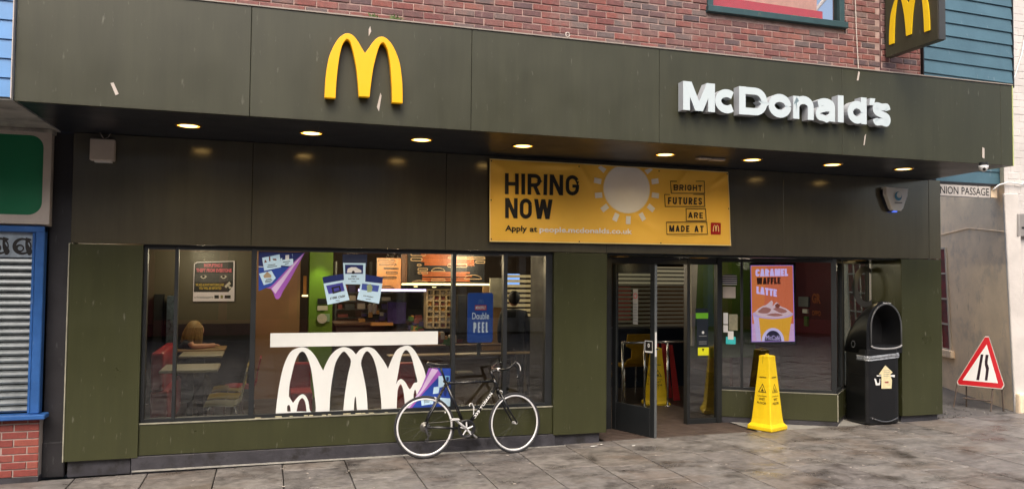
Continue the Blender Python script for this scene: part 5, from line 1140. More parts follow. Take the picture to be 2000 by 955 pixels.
# ================================================================ BICYCLE leaning on the window sill
al_ = R(4.5)
BK = Fr((0, -.195, 0), (1, 0, 0), (0, math.sin(al_), math.cos(al_)), (0, -math.cos(al_), math.sin(al_)))
bk = empty('bicycle', (2.25, -.19, 0), 'black racing bicycle with pale rims leaning against the window sill', 'bicycle')
def k1(x, y): return uv(760 + x / 4.547, 690 + y / 4.548, BK)
def k2(x, y): return uv(880 + x / 4.342, 670 + y / 4.341, BK)
def k3(x, y): return uv(940 + x / 8.68, 670 + y / 8.682, BK)
RAD = .349
ra = (uv(829.5, 829, BK)[0], RAD); fa = (uv(1005.5, 822, BK)[0], RAD)
bb = k1(680, 665); st_ = k1(500, 250); sp_t = k1(450, 105); ht = k3(212, 600); hb = k3(275, 770); ttj = k1(515, 265); dtj = k3(255, 720)
ax_f = hb[0] - ht[0], hb[1] - ht[1]
def Bp(p, w=0): return BK(p[0], p[1], w)
m_spoke = M_('spoke_steel', S(70, 72, 74), .4, metal=.8)
def wheel(c, turn, name):
    cc_ = Bp(c); axw = Vector((math.sin(turn) * 1.0, -math.cos(turn) * math.cos(al_), math.sin(al_))).normalized()
    wl_ = MB().ring(cc_, axw, RAD - .0145, .0145, 64, 8).build('wheel', m_tyre, bk, smooth=True)
    MB().ring(cc_, axw, RAD - .0375, .008, 64, 8, flat=.0115).build('rim', m_rim, wl_, smooth=True)
    hub = MB().tube([cc_ - axw * .05, cc_ - axw * .04, cc_ + axw * .04, cc_ + axw * .05], [.008, .018, .018, .008], 12).build('hub', m_silver, wl_, smooth=True)
    e1 = axw.orthogonal().normalized(); e2 = axw.cross(e1); sp__ = MB()
    for i in range(24):
        t = 2 * math.pi * i / 24; t2 = t + (.5 if i % 2 else -.5); sd_ = .03 if i % 2 else -.03
        a = cc_ + (e1 * math.cos(t2) + e2 * math.sin(t2)) * .02 + axw * sd_; b = cc_ + (e1 * math.cos(t) + e2 * math.sin(t)) * (RAD - .045)
        sp__.tube([a, b], .0006, 4, cap=False)
    sp__.build('spokes', m_spoke, wl_)
    t = 4.2; a = cc_ + (e1 * math.cos(t) + e2 * math.sin(t)) * (RAD - .05)
    return axw, cc_, wl_
wheel(ra, 0, 'wheel'); TURN = R(14); axw, fc, fwl = wheel(fa, TURN, 'wheel')
fm = MB()
fm.tube([Bp(bb), Bp(st_)], .0185, 12).tube([Bp(ttj), Bp((ht[0] + .01, ht[1] - .025))], .0165, 12).tube([Bp(bb), Bp(dtj)], .0215, 12).tube([Bp(ht), Bp(hb)], .022, 12)
fm.tube([Bp(bb, .02) - BK.n * .04, Bp(bb, .02)], .022, 12)
for w_ in (-.032, .032):
    fm.tube([Bp(bb, w_ * .8), Bp(ra, w_ * 1.5)], [.013, .010], 8).tube([Bp((st_[0] + .004, st_[1] - .03), w_ * .5), Bp((ra[0] + .05, ra[1] + .13), w_ * 1.3), Bp(ra, w_ * 1.5)], [.012, .011, .009], 8)
frame = fm.build('frame', m_blackgloss, bk, smooth=True)
# down tube lettering and chevrons
dtv = Vector((dtj[0] - bb[0], dtj[1] - bb[1], 0)); dl = dtv.length
DT = Fr(Bp(bb), (BK.x * dtv.x + BK.u * dtv.y), (BK.u * dtv.x - BK.x * dtv.y), BK.n)
block('TUMAN', DT, dl * .46, dl * .83, -.014, .014, m_white_plain, 'frame_lettering', frame, w=.0225, t=.3, gap=.2)
for k_ in range(3): poly('chevron', DT, [[(dl * (.27 + .05 * k_), -.016), (dl * (.30 + .05 * k_), -.016), (dl * (.33 + .05 * k_), 0), (dl * (.30 + .05 * k_), .016), (dl * (.27 + .05 * k_), .016), (dl * (.30 + .05 * k_), 0)]], m_white_plain, frame, w=.0225)
poly('chevron', DT, [[(dl * .25, -.017), (dl * .40, -.006), (dl * .40, .004), (dl * .25, .0)]], m_white_plain, frame, w=.018)
MB().tube([Bp(st_), Bp(sp_t)], .0125, 12).build('seat_post', m_blackp, bk, smooth=True)
MB().disc(Bp((st_[0] - .012, st_[1] + .005), .0), BK.n, .018, 12, h=.02).build('seat_clamp', m_blackp, bk)
s0 = k1(335, 82); s1 = k1(545, 92); sl0 = s1[0] - s0[0]; sy = s0[1]
rg = []
for t, hw_, dz, th in ((0, .02, .0, .02), (.04, .055, .008, .032), (.15, .07, .008, .045), (.32, .062, -.004, .04), (.5, .04, -.012, .032), (.7, .022, -.010, .028), (.9, .017, -.008, .026), (1, .008, -.014, .012)):
    u = s0[0] + sl0 * t; top_ = sy + dz - .012 * t; ring_ = []
    for q in range(12):
        a = 2 * math.pi * q / 12; ring_.append(BK(u, top_ - th / 2 + th / 2 * math.sin(a), hw_ * math.cos(a)))
    rg.append(ring_)
MB().loft(rg).build('saddle', M_('saddle_vinyl', S(26, 26, 28), .35), bk, smooth=True)
MB().tube([BK(s0[0] + .04, sy - .045, .02), BK(s0[0] + .1, sy - .055, .02), BK(s0[0] + .22, sy - .03, .015)], .004, 6).tube([BK(s0[0] + .04, sy - .045, -.02), BK(s0[0] + .1, sy - .055, -.02), BK(s0[0] + .22, sy - .03, -.015)], .004, 6).build('saddle_rail', m_chrome, bk)
# steering assembly
stx = Vector((math.cos(TURN), math.sin(TURN), 0)); sid = Vector((math.sin(TURN), -math.cos(TURN), math.sin(al_))).normalized()
sax = (Bp(ht) - Bp(hb)).normalized()
crown = Bp((hb[0] + .012, hb[1] - .035))
fk = MB().tube([Bp(hb), crown], .018, 10)
for s_ in (-1, 1):
    a = crown + sid * .036 * s_; b = fc + sid * .05 * s_; m1 = a.lerp(b, .55) + stx * -.012
    fk.tube([crown, a], .013, 8).tube([a, m1, b], [.016, .013, .010], 8)
fk.build('fork', m_blackgloss, bk, smooth=True)
stem0 = Bp(ht) + sax * .085; stem1 = stem0 + stx * .105 + sax * .022
MB().tube([Bp(ht), Bp(ht) + sax * .1], .018, 12).build('headset_spacer', m_blackp, bk, smooth=True)
stm = MB().tube([stem0, stem1], .016, 10).build('stem', M_('stem_black', S(40, 40, 42), .3), bk, smooth=True)
MB().tube([stem1 - sid * .022, stem1 + sid * .022], .022, 12).build('stem_clamp', m_silver, stm, smooth=True)
hbm = []
upv = (sax * .94 + stx * .2).normalized()
for s_ in (-1, 1):
    q = lambda f, s, v: stem1 + stx * f + sid * (s * s_) + upv * v
    pts = smoothpts([tuple(q(0, 0, 0)), tuple(q(0, .10, 0)), tuple(q(.01, .165, .008)), tuple(q(.055, .19, .03)), tuple(q(.10, .192, .055)), tuple(q(.135, .194, .03)), tuple(q(.145, .196, -.02)), tuple(q(.135, .198, -.07)), tuple(q(.115, .20, -.10))], 4)
    MB().tube(pts, .0125, 8).build('handlebar', M_('bar_tape_brown', S(66, 46, 42), .5, var=.3, vs_=40) if s_ == -1 else m_blackp, bk, smooth=True)
    MB().tube(smoothpts([tuple(q(.10, .192, .055)), tuple(q(.135, .192, .085)), tuple(q(.15, .192, .09))], 3), [.014] * 6 + [.012], 8).build('brake_hood', m_blackp, bk, smooth=True)
    MB().tube(smoothpts([tuple(q(.145, .192, .085)), tuple(q(.175, .19, .06)), tuple(q(.19, .188, .02)), tuple(q(.185, .187, -.02))], 3), .006, 6).build('brake_lever', m_silver, bk, smooth=True)
    MB().tube(smoothpts([tuple(q(.13, .19, .085)), tuple(q(.08, .12, .12)), tuple(q(.03, .03, .06)), tuple(Bp(hb) + sax * .04 + stx * .03)], 4), .0028, 5).build('brake_cable', m_blackp, bk)
cal_ = MB()
for c_, off in ((crown + stx * .03 + sax * .01, 1), (Bp((ra[0] + .115, ra[1] + .325)), -1)):
    for s_ in (-1, 1): cal_.tube([c_, c_ + sid * .035 * s_ + Vector((0, 0, -.005)), c_ + sid * .03 * s_ - Vector((0, 0, .045))], [.008, .009, .006], 6)
cal_.build('brake_caliper', m_silver, bk)
# drivetrain, on the side towards the camera
W0 = .045
cr = MB().ring(Bp(bb, W0), BK.n, .093, .003, 40, 6, flat=.012).ring(Bp(bb, W0 - .008), BK.n, .075, .003, 40, 6, flat=.008)
chr_ = cr.build('chainring', M_('chainring_black', S(44, 44, 46), .35, metal=.4), bk)
for k_ in range(5):
    t = R(20 + 72 * k_); d = BK.x * math.cos(t) + BK.u * math.sin(t); MB().tube([Bp(bb, W0 + .004), Bp(bb, W0 + .002) + d * .078], [.012, .007], 6).build('spider_arm', m_silver, chr_)
def crank(tx, tz, w, side):
    e_ = (bb[0] + tx, bb[1] + tz)
    ck = MB().tube([Bp(bb, w), Bp(e_, w + .012 * side)], [.015, .011], 8).build('crank_arm', m_silver, bk, smooth=True)
    pc_ = Bp(e_, w + .055 * side)
    MB().hexa([pc_ + BK.x * a + BK.n * b + BK.u * c_ for c_ in (-.008, .008) for a, b in ((-.045, -.035), (.045, -.035), (.045, .035), (-.045, .035))]).build('pedal', m_silver if side > 0 else m_blackp, ck)
a = k1(565, 575); crank(a[0] - bb[0], a[1] - bb[1], W0 + .012, 1); crank(-(a[0] - bb[0]), -(a[1] - bb[1]), -.06, -1)
cs_ = MB()
for k_, r in enumerate((.052, .046, .04, .034, .028, .024)): cs_.ring(Bp(ra, .022 + .004 * k_), BK.n, r, .0016, 28, 6, flat=.006)
cs_.ring(Bp(ra, .05), BK.n, .018, .004, 20, 6, flat=.012)
cs_.build('rear_cassette', M_('cassette_steel', S(110, 108, 102), .35, metal=.8), bk)
rd = MB().tube([Bp(ra, .05), Bp((ra[0] + .012, ra[1] - .05), .05), Bp((ra[0] + .035, ra[1] - .10), .045), Bp((ra[0] + .02, ra[1] - .15), .04)], [.012, .012, .008, .007], 8)
rd.ring(Bp((ra[0] + .035, ra[1] - .075), .045), BK.n, .02, .004, 16, 6).ring(Bp((ra[0] + .02, ra[1] - .145), .04), BK.n, .02, .004, 16, 6); rd.build('derailleur', M_('mech_grey', S(90, 90, 92), .35, metal=.6), bk)
ch = MB().tube([Bp((ra[0], ra[1] + .045), .038), Bp((bb[0], bb[1] + .098), W0)], .0035, 5).tube([Bp((ra[0] + .02, ra[1] - .165), .038), Bp((bb[0], bb[1] - .098), W0)], .0035, 5); ch.build('chain', M_('chain_steel', S(80, 78, 74), .4, metal=.7), bk)
bc = MB().tube(smoothpts([tuple(Bp(k1(760, 500), -.02)), tuple(Bp(k1(740, 445), -.02)), tuple(Bp(k1(715, 455), -.02)), tuple(Bp(k1(720, 470), -.02))], 3), .005, 6).tube([Bp(k1(755, 470), -.01), Bp(k1(750, 560), -.005)], .006, 6); bc.build('bottle_cage', m_silver, bk)
MB().disc(Bp(k1(497, 522), .0), BK.n, .008, 8, h=.01).build('wheel_reflector', m_white_plain, bk)

# ================================================================ INTERIOR
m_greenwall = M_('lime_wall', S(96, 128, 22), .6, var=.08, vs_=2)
def pbox(name, label, cat, x0, y0, x1, y1, Y, d, m, group=None, parent=None):   # pixel corners on plane Y, depth d behind
    a = P(x0, y1, Y); b = P(x1, y0, Y); o = MB().box(min(a[0], b[0]), max(a[0], b[0]), Y, Y + d, min(a[1], b[1]), max(a[1], b[1])).build(name, m, parent)
    if label: tag(o, label, cat, group)
    return o
pw = empty('poster_partition', (-1.1, 4.5, 0), 'taupe partition wall with black lower panelling behind the tables at left', 'partition wall')
MB().box(-1.9, -.22, 4.5, 4.6, 1.24, 2.56).build('upper_face', M_('taupe_wall', S(84, 76, 58), .55, var=.05, vs_=1.5), pw)
MB().box(-1.9, -.22, 4.48, 4.6, 0, 1.24).build('lower_panel', M_('black_panelling', S(20, 20, 22), .5), pw)
bwl = MB().box(-.22, .52, 4.55, 4.65, 0, 2.56).build('brown_partition', M_('brown_curtain_wall', S(140, 102, 70), .55, var=.08, vs_=2, bump=.2, bs=12)); tag(bwl, 'brown partition wall seen behind the page curl sticker', 'partition wall')
gc = empty('green_column', (.85, 4.5, 0), 'lime green column with an uplit top and dispensers fixed on it', 'column')
MB().box(.665, 1.045, 4.5, 4.9, 0, 2.56).build('shaft', m_greenwall, gc)
ld = bpy.data.lights.new('column_lamp', 'SPOT'); ld.energy = 26; ld.color = (.9, 1, .4); ld.spot_size = R(70); ld.spot_blend = .6; ld.shadow_soft_size = .03
lo = bpy.data.objects.new('column_lamp', ld); col.objects.link(lo); lo.location = (-.02, -.22, 2.5); lo.parent = gc
pbox('sanitiser_box', 0, 0, 620, 583, 640, 594, 4.42, .06, m_blackp, parent=gc); pbox('notice_board', 0, 0, 620, 597, 640, 606, 4.42, .06, m_offwhite, parent=gc)
a = P(629, 622, 4.4); MB().disc((a[0], 4.44, a[1]), (0, -1, 0), .08, 16, h=.05).build('paper_roll', m_offwhite, gc); pbox('paper_box', 0, 0, 632, 613, 644, 628, 4.44, .05, M_('pale_green_box', S(130, 160, 130), .5), parent=gc)
for e_ in (gc,):
    for ch_ in e_.children: pass
# crime poster
cp = empty('watching_eyes_poster', tuple(Vector((-.83, 4.47, 1.6))), 'black and white security poster with watching eyes on the taupe wall', 'poster')
CF = Fr((0, 4.46, 0), (1, 0, 0))
def w8(x, y): return uv(270 + x / 4.775, 475 + y / 4.775, CF)
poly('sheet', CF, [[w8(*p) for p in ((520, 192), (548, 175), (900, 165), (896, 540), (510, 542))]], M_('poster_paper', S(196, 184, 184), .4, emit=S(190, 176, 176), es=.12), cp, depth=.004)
poly('black_field', CF, [[w8(*p) for p in ((528, 195), (552, 182), (888, 172), (884, 400), (840, 455), (518, 455))]], m_blackprint, cp, w=.0055)
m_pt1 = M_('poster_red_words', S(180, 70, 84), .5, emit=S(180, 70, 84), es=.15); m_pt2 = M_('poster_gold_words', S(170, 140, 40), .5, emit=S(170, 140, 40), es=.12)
def w8t(s, x0, x1, y0, y1, m, b=.05): a = w8(x0, y1); b_ = w8(x1, y0); text(s, CF, a[0], b_[0], a[1], b_[1], m, 'poster_words', cp, w=.0065, bold=b)
w8t('SHOPLIFTING IS', 612, 786, 192, 222, m_pt1); w8t('THEFT FROM EVERYONE', 540, 872, 238, 268, m_pt1); w8t('WE ARE ALWAYS WATCHING AND', 535, 800, 376, 398, m_pt2, .03); w8t('YOU WILL BE REPORTED', 565, 775, 408, 430, m_pt2, .03)
m_skin_g = M_('poster_grey_skin', S(70, 68, 68), .6, var=.4, vs_=20)
poly('face_print', CF, [[w8(*p) for p in ((530, 285), (884, 278), (880, 350), (700, 368), (530, 360))]], m_skin_g, cp, w=.006)
for ex in (608, 795):
    poly('eye_print', CF, [smoothpts([w8(ex - 30, 312), w8(ex, 296), w8(ex + 32, 310), w8(ex, 332), w8(ex - 30, 312)], 3)], m_offwhite, cp, w=.007); a = w8(ex, 310); poly('iris_print', CF, [circ(a[0], a[1], .022, 12)], m_blackprint, cp, w=.008)
poly('camera_print', CF, [[w8(*p) for p in ((805, 400), (850, 355), (865, 378), (818, 418))], [w8(*p) for p in ((838, 400), (848, 396), (880, 415), (850, 425))]], m_offwhite, cp, w=.007)
w8t('crimestoppers', 522, 700, 490, 512, m_inkgrey, .02)
for x0, x1, m in ((710, 752, m_blackprint), (768, 790, M_('logo_olive', S(120, 116, 60), .5)), (806, 862, m_blackprint)): poly('sponsor_logo', CF, [[w8(x0, 514), w8(x1, 514), w8(x1, 484), w8(x0, 484)]], m, cp, w=.0055)
# tables
def table(name, label, x0, x1, y0, y1, z, m, legs=((.5, .5),), lm=m_frame, group='restaurant tables'):
    e = empty(name, ((x0 + x1) / 2, (y0 + y1) / 2, 0), label, 'table', group)
    MB().box(x0, x1, y0, y1, z - .035, z).build('table_top', m, e, bevel=.008)
    for fx, fy in legs:
        x = x0 + (x1 - x0) * fx; y = y0 + (y1 - y0) * fy; MB().box(x - .035, x + .035, y - .035, y + .035, 0, z - .035).box(x - .22, x + .22, y - .2, y + .2, 0, .015).build('pedestal', lm, e)
    return e
m_tt = M_('grey_oak_top', S(150, 140, 116), .35, var=.1, vs_=6); m_tt2 = M_('oak_edge_top', S(150, 120, 80), .4, var=.12, vs_=6)
def zat(px_, py_, Y): return P(px_, py_, Y)[1]
z1_ = zat(400, 720, 1.3); 
a = P(310, 716, 1.2)[0]; b = P(425, 716, 1.2)[0]
table('dining_table', 'nearest pale grey table behind the left shop window', a, b, 1.2, 1.9, .80 if abs(z1_ - .8) > .3 else z1_, m_tt)
a = P(348, 694, 2.4)[0]; b = P(434, 694, 2.4)[0]; table('dining_table', 'second table back from the left shop window with a pale edge', a, b, 2.4, 3.0, zat(400, 694, 2.4), m_tt)
a = P(340, 680, 3.4)[0]; b = P(440, 680, 3.4)[0]; table('dining_table', 'farthest table at left where a fair haired person leans', a, b, 3.3, 3.9, zat(400, 681, 3.4), m_tt2)
# moulded chairs
def chair(x, y, rot, m, label, group):
    e = empty('moulded_chair', (0, 0, 0), label, 'chair', group)
    prof = smoothpts([(.22, .44), (.12, .455), (0, .45), (-.10, .44), (-.17, .455), (-.205, .52), (-.215, .62), (-.235, .74), (-.26, .85)], 3); th = .018
    for nm_, pr in (('seat', prof[:13]), ('backrest', prof[12:])):
        rg = []
        for i, (f, z) in enumerate(pr):
            hw_ = .215 if nm_ == 'seat' else (.19 if z < .6 else .21)
            if nm_ == 'backrest' and .52 < z < .66: hw_ = .12
            rg.append([(f, -hw_, z), (f, hw_, z), (f - th * (0 if nm_ == 'seat' else 1), hw_, z - th * (1 if nm_ == 'seat' else .2)), (f - th * (0 if nm_ == 'seat' else 1), -hw_, z - th * (1 if nm_ == 'seat' else .2))])
        MB().loft(rg).build(nm_, m, e, smooth=False)
    for s_ in (-1, 1):
        for f in (.16, -.14): MB().tube(smoothpts([(f * .7, s_ * .16, .43), (f * 1.0, s_ * .18, .40), (f * 1.25, s_ * .2, .2), (f * 1.35, s_ * .205, 0)], 3), .011, 8).build('leg', m_chrome, e, smooth=True)
    e.location = (x, y, 0); e.rotation_euler = (0, 0, rot); return e
m_chy = M_('chair_mustard', S(150, 130, 48), .4, var=.05); m_cho = M_('chair_olive_grey', S(120, 116, 92), .4, var=.05); m_chr = M_('chair_red', S(150, 24, 30), .45)
xa = P(440, 780, 1.5)[0]
ch1 = chair(xa - .02, 1.5, R(180), m_cho, 'olive grey moulded chair with steel legs nearest the left window, facing left', 'moulded chairs at the tables')
for (px_, Y, m, lb) in ((442, 2.1, m_chy, 'mustard moulded chair directly behind the olive grey chair'), (448, 2.8, m_chy, 'second mustard moulded chair, farther from the window'), (470, 3.0, m_chr, 'red moulded chair at the right of the left tables')):
    c_ = copy_tree(ch1); c_.location = (P(px_, 760, Y)[0], Y, 0); c_['label'] = lb
    for q in c_.children:
        if q.name.startswith(('seat', 'backrest')): q.data = q.data.copy(); q.data.materials[0] = m
so2 = empty('red_sofa', (-1.3, 3, 0), 'red upholstered bench seat at the far left behind the narrow pane', 'bench')
a = P(294, 730, 2.3)[0]; b = P(330, 730, 2.3)[0]
MB().box(a, b, 2.3, 3.9, .0, .50).build('seat', m_chr, so2, bevel=.03); MB().box(a, a + .16, 2.3, 3.9, .50, 1.0).build('backrest', m_chr, so2, bevel=.03)
pbox('drinks_dispenser', 'dim drinks fridge with blue and white labels behind the narrow left pane', 'fridge', 324, 578, 343, 672, 4.1, .3, M_('fridge_front', S(70, 80, 90), .3, var=.7, vs_=16))
pbox('dark_column', 'dark tapered column behind the narrow left pane', 'column', 298, 575, 318, 690, 4.2, .25, m_darkglassin)
# people
def person(loc, rot, label, skel, radii, edges, m_cl, head=None, hair=None, extra=None):
    e = empty('person', (0, 0, 0), label, 'person')
    me = bpy.data.meshes.new('body'); me.from_pydata(skel, edges, []); me.materials.append(m_cl)
    o = bpy.data.objects.new('body', me); col.objects.link(o); o.parent = e
    sk = o.modifiers.new('skin', 'SKIN'); sk.use_smooth_shade = True
    ss = o.modifiers.new('sub', 'SUBSURF'); ss.levels = 1; ss.render_levels = 1
    for i, r in enumerate(radii): me.skin_vertices[0].data[i].radius = (r if isinstance(r, tuple) else (r, r))
    me.skin_vertices[0].data[0].use_root = True
    e.location = loc; e.rotation_euler = (0, 0, rot); return e
def blob(name, c, r, m, e, sq=(1, 1, 1)):
    rg = []
    for i in range(1, 10):
        t = math.pi * i / 10; rg.append([(c[0] + r * sq[0] * math.sin(t) * math.cos(q * .5236), c[1] + r * sq[1] * math.sin(t) * math.sin(q * .5236), c[2] - r * sq[2] * math.cos(t)) for q in range(12)])
    return MB().loft(rg).build(name, m, e, smooth=True)
stand = [(0, 0, .95), (0, 0, 1.15), (0, .01, 1.38), (0, .02, 1.5), (.18, 0, 1.42), (-.18, 0, 1.42), (.23, .02, 1.15), (-.23, .02, 1.15), (.22, -.08, .92), (-.22, -.08, .92), (.1, 0, .88), (-.1, 0, .88), (.11, -.01, .5), (-.11, .02, .5), (.12, .02, .08), (-.12, .05, .08), (.13, -.1, .04), (-.13, -.07, .04)]
sed = [(0, 1), (1, 2), (2, 3), (2, 4), (2, 5), (4, 6), (5, 7), (6, 8), (7, 9), (0, 10), (0, 11), (10, 12), (11, 13), (12, 14), (13, 15), (14, 16), (15, 17)]
srad = [.15, .145, .15, .06, .07, .07, .055, .055, .04, .04, .10, .10, .075, .075, .05, .05, .045, .045]
m_dark = M_('dark_coat', S(24, 24, 28), .8, var=.15); m_skin = M_('skin_tone', S(190, 140, 115), .5, var=.05); m_hair = M_('dark_hair', S(28, 22, 20), .7); m_blond = M_('fair_hair', S(132, 106, 66), .6, var=.3, vs_=50)
a = P(1003, 640, 3.6)[0]; 
pe = person((a, 3.6, 0), R(170), 'person in a dark coat standing with back turned behind the right pane', stand, srad, sed, m_dark)
blob('head', (0, .02, 1.66), .105, m_skin, pe, (.85, 1, 1.15)); blob('hair', (0, .045, 1.685), .112, m_hair, pe, (.9, .95, 1.1))
a = P(1044, 660, 3.9)[0]
pe2 = person((a, 3.9, 0), R(200), 'second person in dark clothes at the right edge of the window, arm bent', [(x * .95, y, z * .9) for x, y, z in stand], srad, sed, m_dark)
blob('head', (0, .02, 1.49), .10, m_hair, pe2, (.85, 1, 1.15)); blob('hand', (-.2, -.1, .9), .045, m_skin, pe2)
# seated person leaning over table
tz = zat(400, 681, 3.4)
sit = [(0, 0, .5), (.05, 0, .75), (.15, 0, 1.0), (.2, 0, 1.1), (.14, -.17, 1.0), (.14, .17, 1.0), (.22, -.22, tz + .03), (.22, .22, tz + .03), (.45, -.14, tz + .035), (.42, .14, tz + .035), (.15, -.1, .48), (.15, .1, .48), (.42, -.12, .48), (.42, .12, .48), (.42, -.12, .08), (.42, .12, .08), (.52, -.12, .04), (.52, .12, .04)]
srt = [.14, .13, .13, .055, .065, .065, .05, .05, .032, .032, .10, .10, .075, .075, .05, .05, .04, .04]
a = P(362, 690, 3.55)[0]
ps3 = person((a - .12, 3.6, 0), 0, 'fair haired person in dark clothes leaning on the far left table', sit, srt, sed, m_dark)
blob('head', (.27, .02, 1.2), .095, m_skin, ps3, (1, .85, 1.1)); blob('hair', (.23, -.02, 1.19), .125, m_blond, ps3, (1, 1, 1.3)); blob('hair_length', (.17, -.03, 1.08), .1, m_blond, ps3, (.8, 1, 1.4))
MB().tube(smoothpts([(.2, -.24, tz + .10), (.24, -.235, tz + .045), (.36, -.19, tz + .04), (.45, -.14, tz + .04), (.53, -.11, tz + .045)], 3), [.04] * 8 + [.034] * 4 + [.03], 8).build('forearm', m_skin, ps3, smooth=True)
for k_ in range(5):
    y = -.135 + .016 * k_; L_ = (.06, .075, .08, .07, .05)[k_]; MB().tube([(.52, y, tz + .045), (.52 + L_ * .6, y + .004, tz + .05), (.52 + L_, y + .006, tz + .035)], [.009, .008, .007], 6).build('finger', m_skin, ps3, smooth=True)
mb = MB()
for i in range(110):
    t = random.uniform(0, 6.28); c_ = Vector((.23, -.02, 1.3)); d = Vector((math.cos(t), math.sin(t), 0)); L_ = random.uniform(.16, .34)
    mb.tube([c_ + d * .05, c_ + d * .115 + Vector((0, 0, -.06)), c_ + d * .135 + Vector((-.02, 0, -.06 - L_ * .5)), c_ + d * random.uniform(.10, .15) + Vector((-.04, 0, -.06 - L_))], [.008, .01, .008, .003], 4)
mb.build('hair_strands', m_blond, ps3)['kind'] = 'stuff'
# menu boards
mn = empty('menu_board', (2.2, 5, 2), 'glowing timber menu boards with outlined burger shapes hanging over the counter', 'menu board')
m_mw = M_('menu_wood', S(160, 108, 60), .5, emit=S(200, 130, 60), es=.06, var=.15, vs_=8); m_mo = M_('menu_orange', S(150, 78, 36), .5, emit=S(180, 84, 30), es=.08, var=.3, vs_=5); m_outl = M_('menu_outline', S(170, 140, 104), .4, emit=S(170, 140, 104), es=.15)
m_md = M_('menu_black', S(26, 24, 24), .5)
MF = FY(5.0)
def m5(x, y): return uv(760 + x / 4.775, 480 + y / 4.775, MF)
def mrect(name, x0, y0, x1, y1, m, w=0, d=.1): a = m5(x0, y1); b = m5(x1, y0); return poly(name, MF, [rect(a[0], b[0], a[1], b[1])], m, mn, w=w, depth=d)
mrect('timber_box', -120, 118, 104, 398, m_mw); mrect('side_box', 108, 80, 162, 350, m_wood_dark); mrect('black_field', 166, 68, 880, 345, m_md, -.02)
for y0, y1, x0, x1 in ((75, 90, 288, 586), (100, 112, 300, 770), (122, 130, 288, 780), (138, 150, 288, 780), (158, 164, 320, 780), (172, 182, 320, 780), (245, 256, 290, 740), (262, 268, 300, 700), (274, 285, 300, 760), (300, 308, 300, 740), (316, 330, 300, 740)): mrect('timber_slat', x0, y0, x1, y1, m_mo, .085, .02)
def outl(x0, y0, x1, y1, dome=False, m=m_outl):
    a = m5(x0, y1); b = m5(x1, y0); t_ = .012; h_ = b[1] - a[1]
    if dome:
        cx_ = (a[0] + b[0]) / 2; rx_ = (b[0] - a[0]) / 2; f = lambda k, s_: [(cx_ + (rx_ - s_) * math.cos(R(q)), a[1] + s_ + (h_ - 2 * s_) * math.sin(R(q))) for q in range(0, 181, 15)]
        poly('burger_outline', MF, [f(1, 0), f(1, t_)], m, mn, w=.11, depth=.01)
    else:
        r = h_ * .45; poly('burger_outline', MF, [rrect(a[0], b[0], a[1], b[1], r), rrect(a[0] + t_, b[0] - t_, a[1] + t_, b[1] - t_, max(.004, r - t_))], m, mn, w=.11, depth=.01)
for q in ((190, 70, 330, 95, 0), (190, 112, 300, 142, 0), (535, 105, 880, 122, 0), (790, 140, 880, 165, 0), (530, 170, 715, 202, 0), (250, 170, 290, 190, 0), (380, 205, 512, 240, 1), (685, 270, 848, 312, 1), (380, 308, 512, 332, 0), (200, 320, 350, 345, 1), (255, 208, 350, 232, 0), (255, 240, 350, 262, 0)): outl(*q)
for q in ((-110, 130, 40, 150, 0), (-100, 165, 60, 185, 0), (-60, 205, 80, 218, 0), (-40, 240, 70, 262, 0), (-70, 285, 60, 305, 0), (-100, 370, 40, 398, 1)): outl(*q, m=m_md)
o = pbox('warm_strip_light', 'long thin warm strip light under the menu boards', 'strip light', 785, 554, 962, 556.5, 4.9, .03, m_lampw, 'strip lights over the counter')
o = pbox('violet_strip_light', 'short violet white strip light at the left under the menu boards', 'strip light', 700, 565, 832, 568.5, 4.8, .03, emis('violet_tube', (.62, .5, 1), 2.2), 'strip lights over the counter')
o = pbox('amber_strip_light', 'amber shelf light beside the black doorway left of the green column', 'strip light', 590, 576, 604, 579, 5.2, .05, m_lampw, 'strip lights over the counter')
pbox('timber_menu_panel', 'narrow glowing timber panel in the dark doorway left of the green column', 'panel', 592, 539, 599, 577, 5.4, .05, m_mw)
# counter and kitchen
ct = empty('serving_counter', (1.9, 6, 0), 'dark serving counter with purple front under the menu boards', 'counter')
a = P(655, 690, 5.6); b = P(880, 640, 5.6); MB().box(a[0], b[0], 5.6, 6.2, 0, zat(760, 634, 5.6)).build('front', M_('counter_front', S(60, 44, 40), .4), ct)
zt = zat(760, 634, 5.6); MB().box(a[0] - .03, b[0] + .03, 5.55, 6.25, zt, zt + .04).build('counter_top', m_wood_dark, ct)
def goods(cnt, x0, x1, y0, y1, Y, cols, nm, lb):
    e = empty(nm, (*[P((x0 + x1) / 2, y1, Y)[0]], Y, P(x0, y1, Y)[1]), lb, nm.replace('_', ' '))
    for i in range(cnt):
        u, z = P(random.uniform(x0, x1), random.uniform(y0, y1), Y); h_ = random.uniform(.05, .13); MB().box(u, u + random.uniform(.05, .12), Y - .02 * random.random(), Y + .1, z - h_, z).build('item', random.choice(cols), e, bevel=.01)
gcol = [M_('item_' + n_, c_, .5, emit=c_, es=.05) for n_, c_ in (('green', S(70, 96, 44)), ('amber', S(170, 120, 60)), ('violet', S(60, 48, 84)), ('white', S(170, 156, 140)), ('red', S(116, 60, 54)))]
m_kit = M_('kitchen_steel', S(90, 92, 90), .35, metal=.6, var=.3, vs_=5)
pbox('purple_display', 'purple display unit on the counter behind the prize cards', 'display unit', 757, 590, 793, 632, 5.5, .1, M_('purple_unit', S(56, 40, 90), .4, var=.4, vs_=8))
pbox('steel_cabinet', 'grey steel kitchen cabinet behind the counter', 'cabinet', 793, 568, 828, 640, 6.6, .4, m_kit)
pbox('black_monitor', 'black monitor hanging over the steel cabinet', 'monitor', 797, 572, 824, 603, 6.3, .06, m_md)
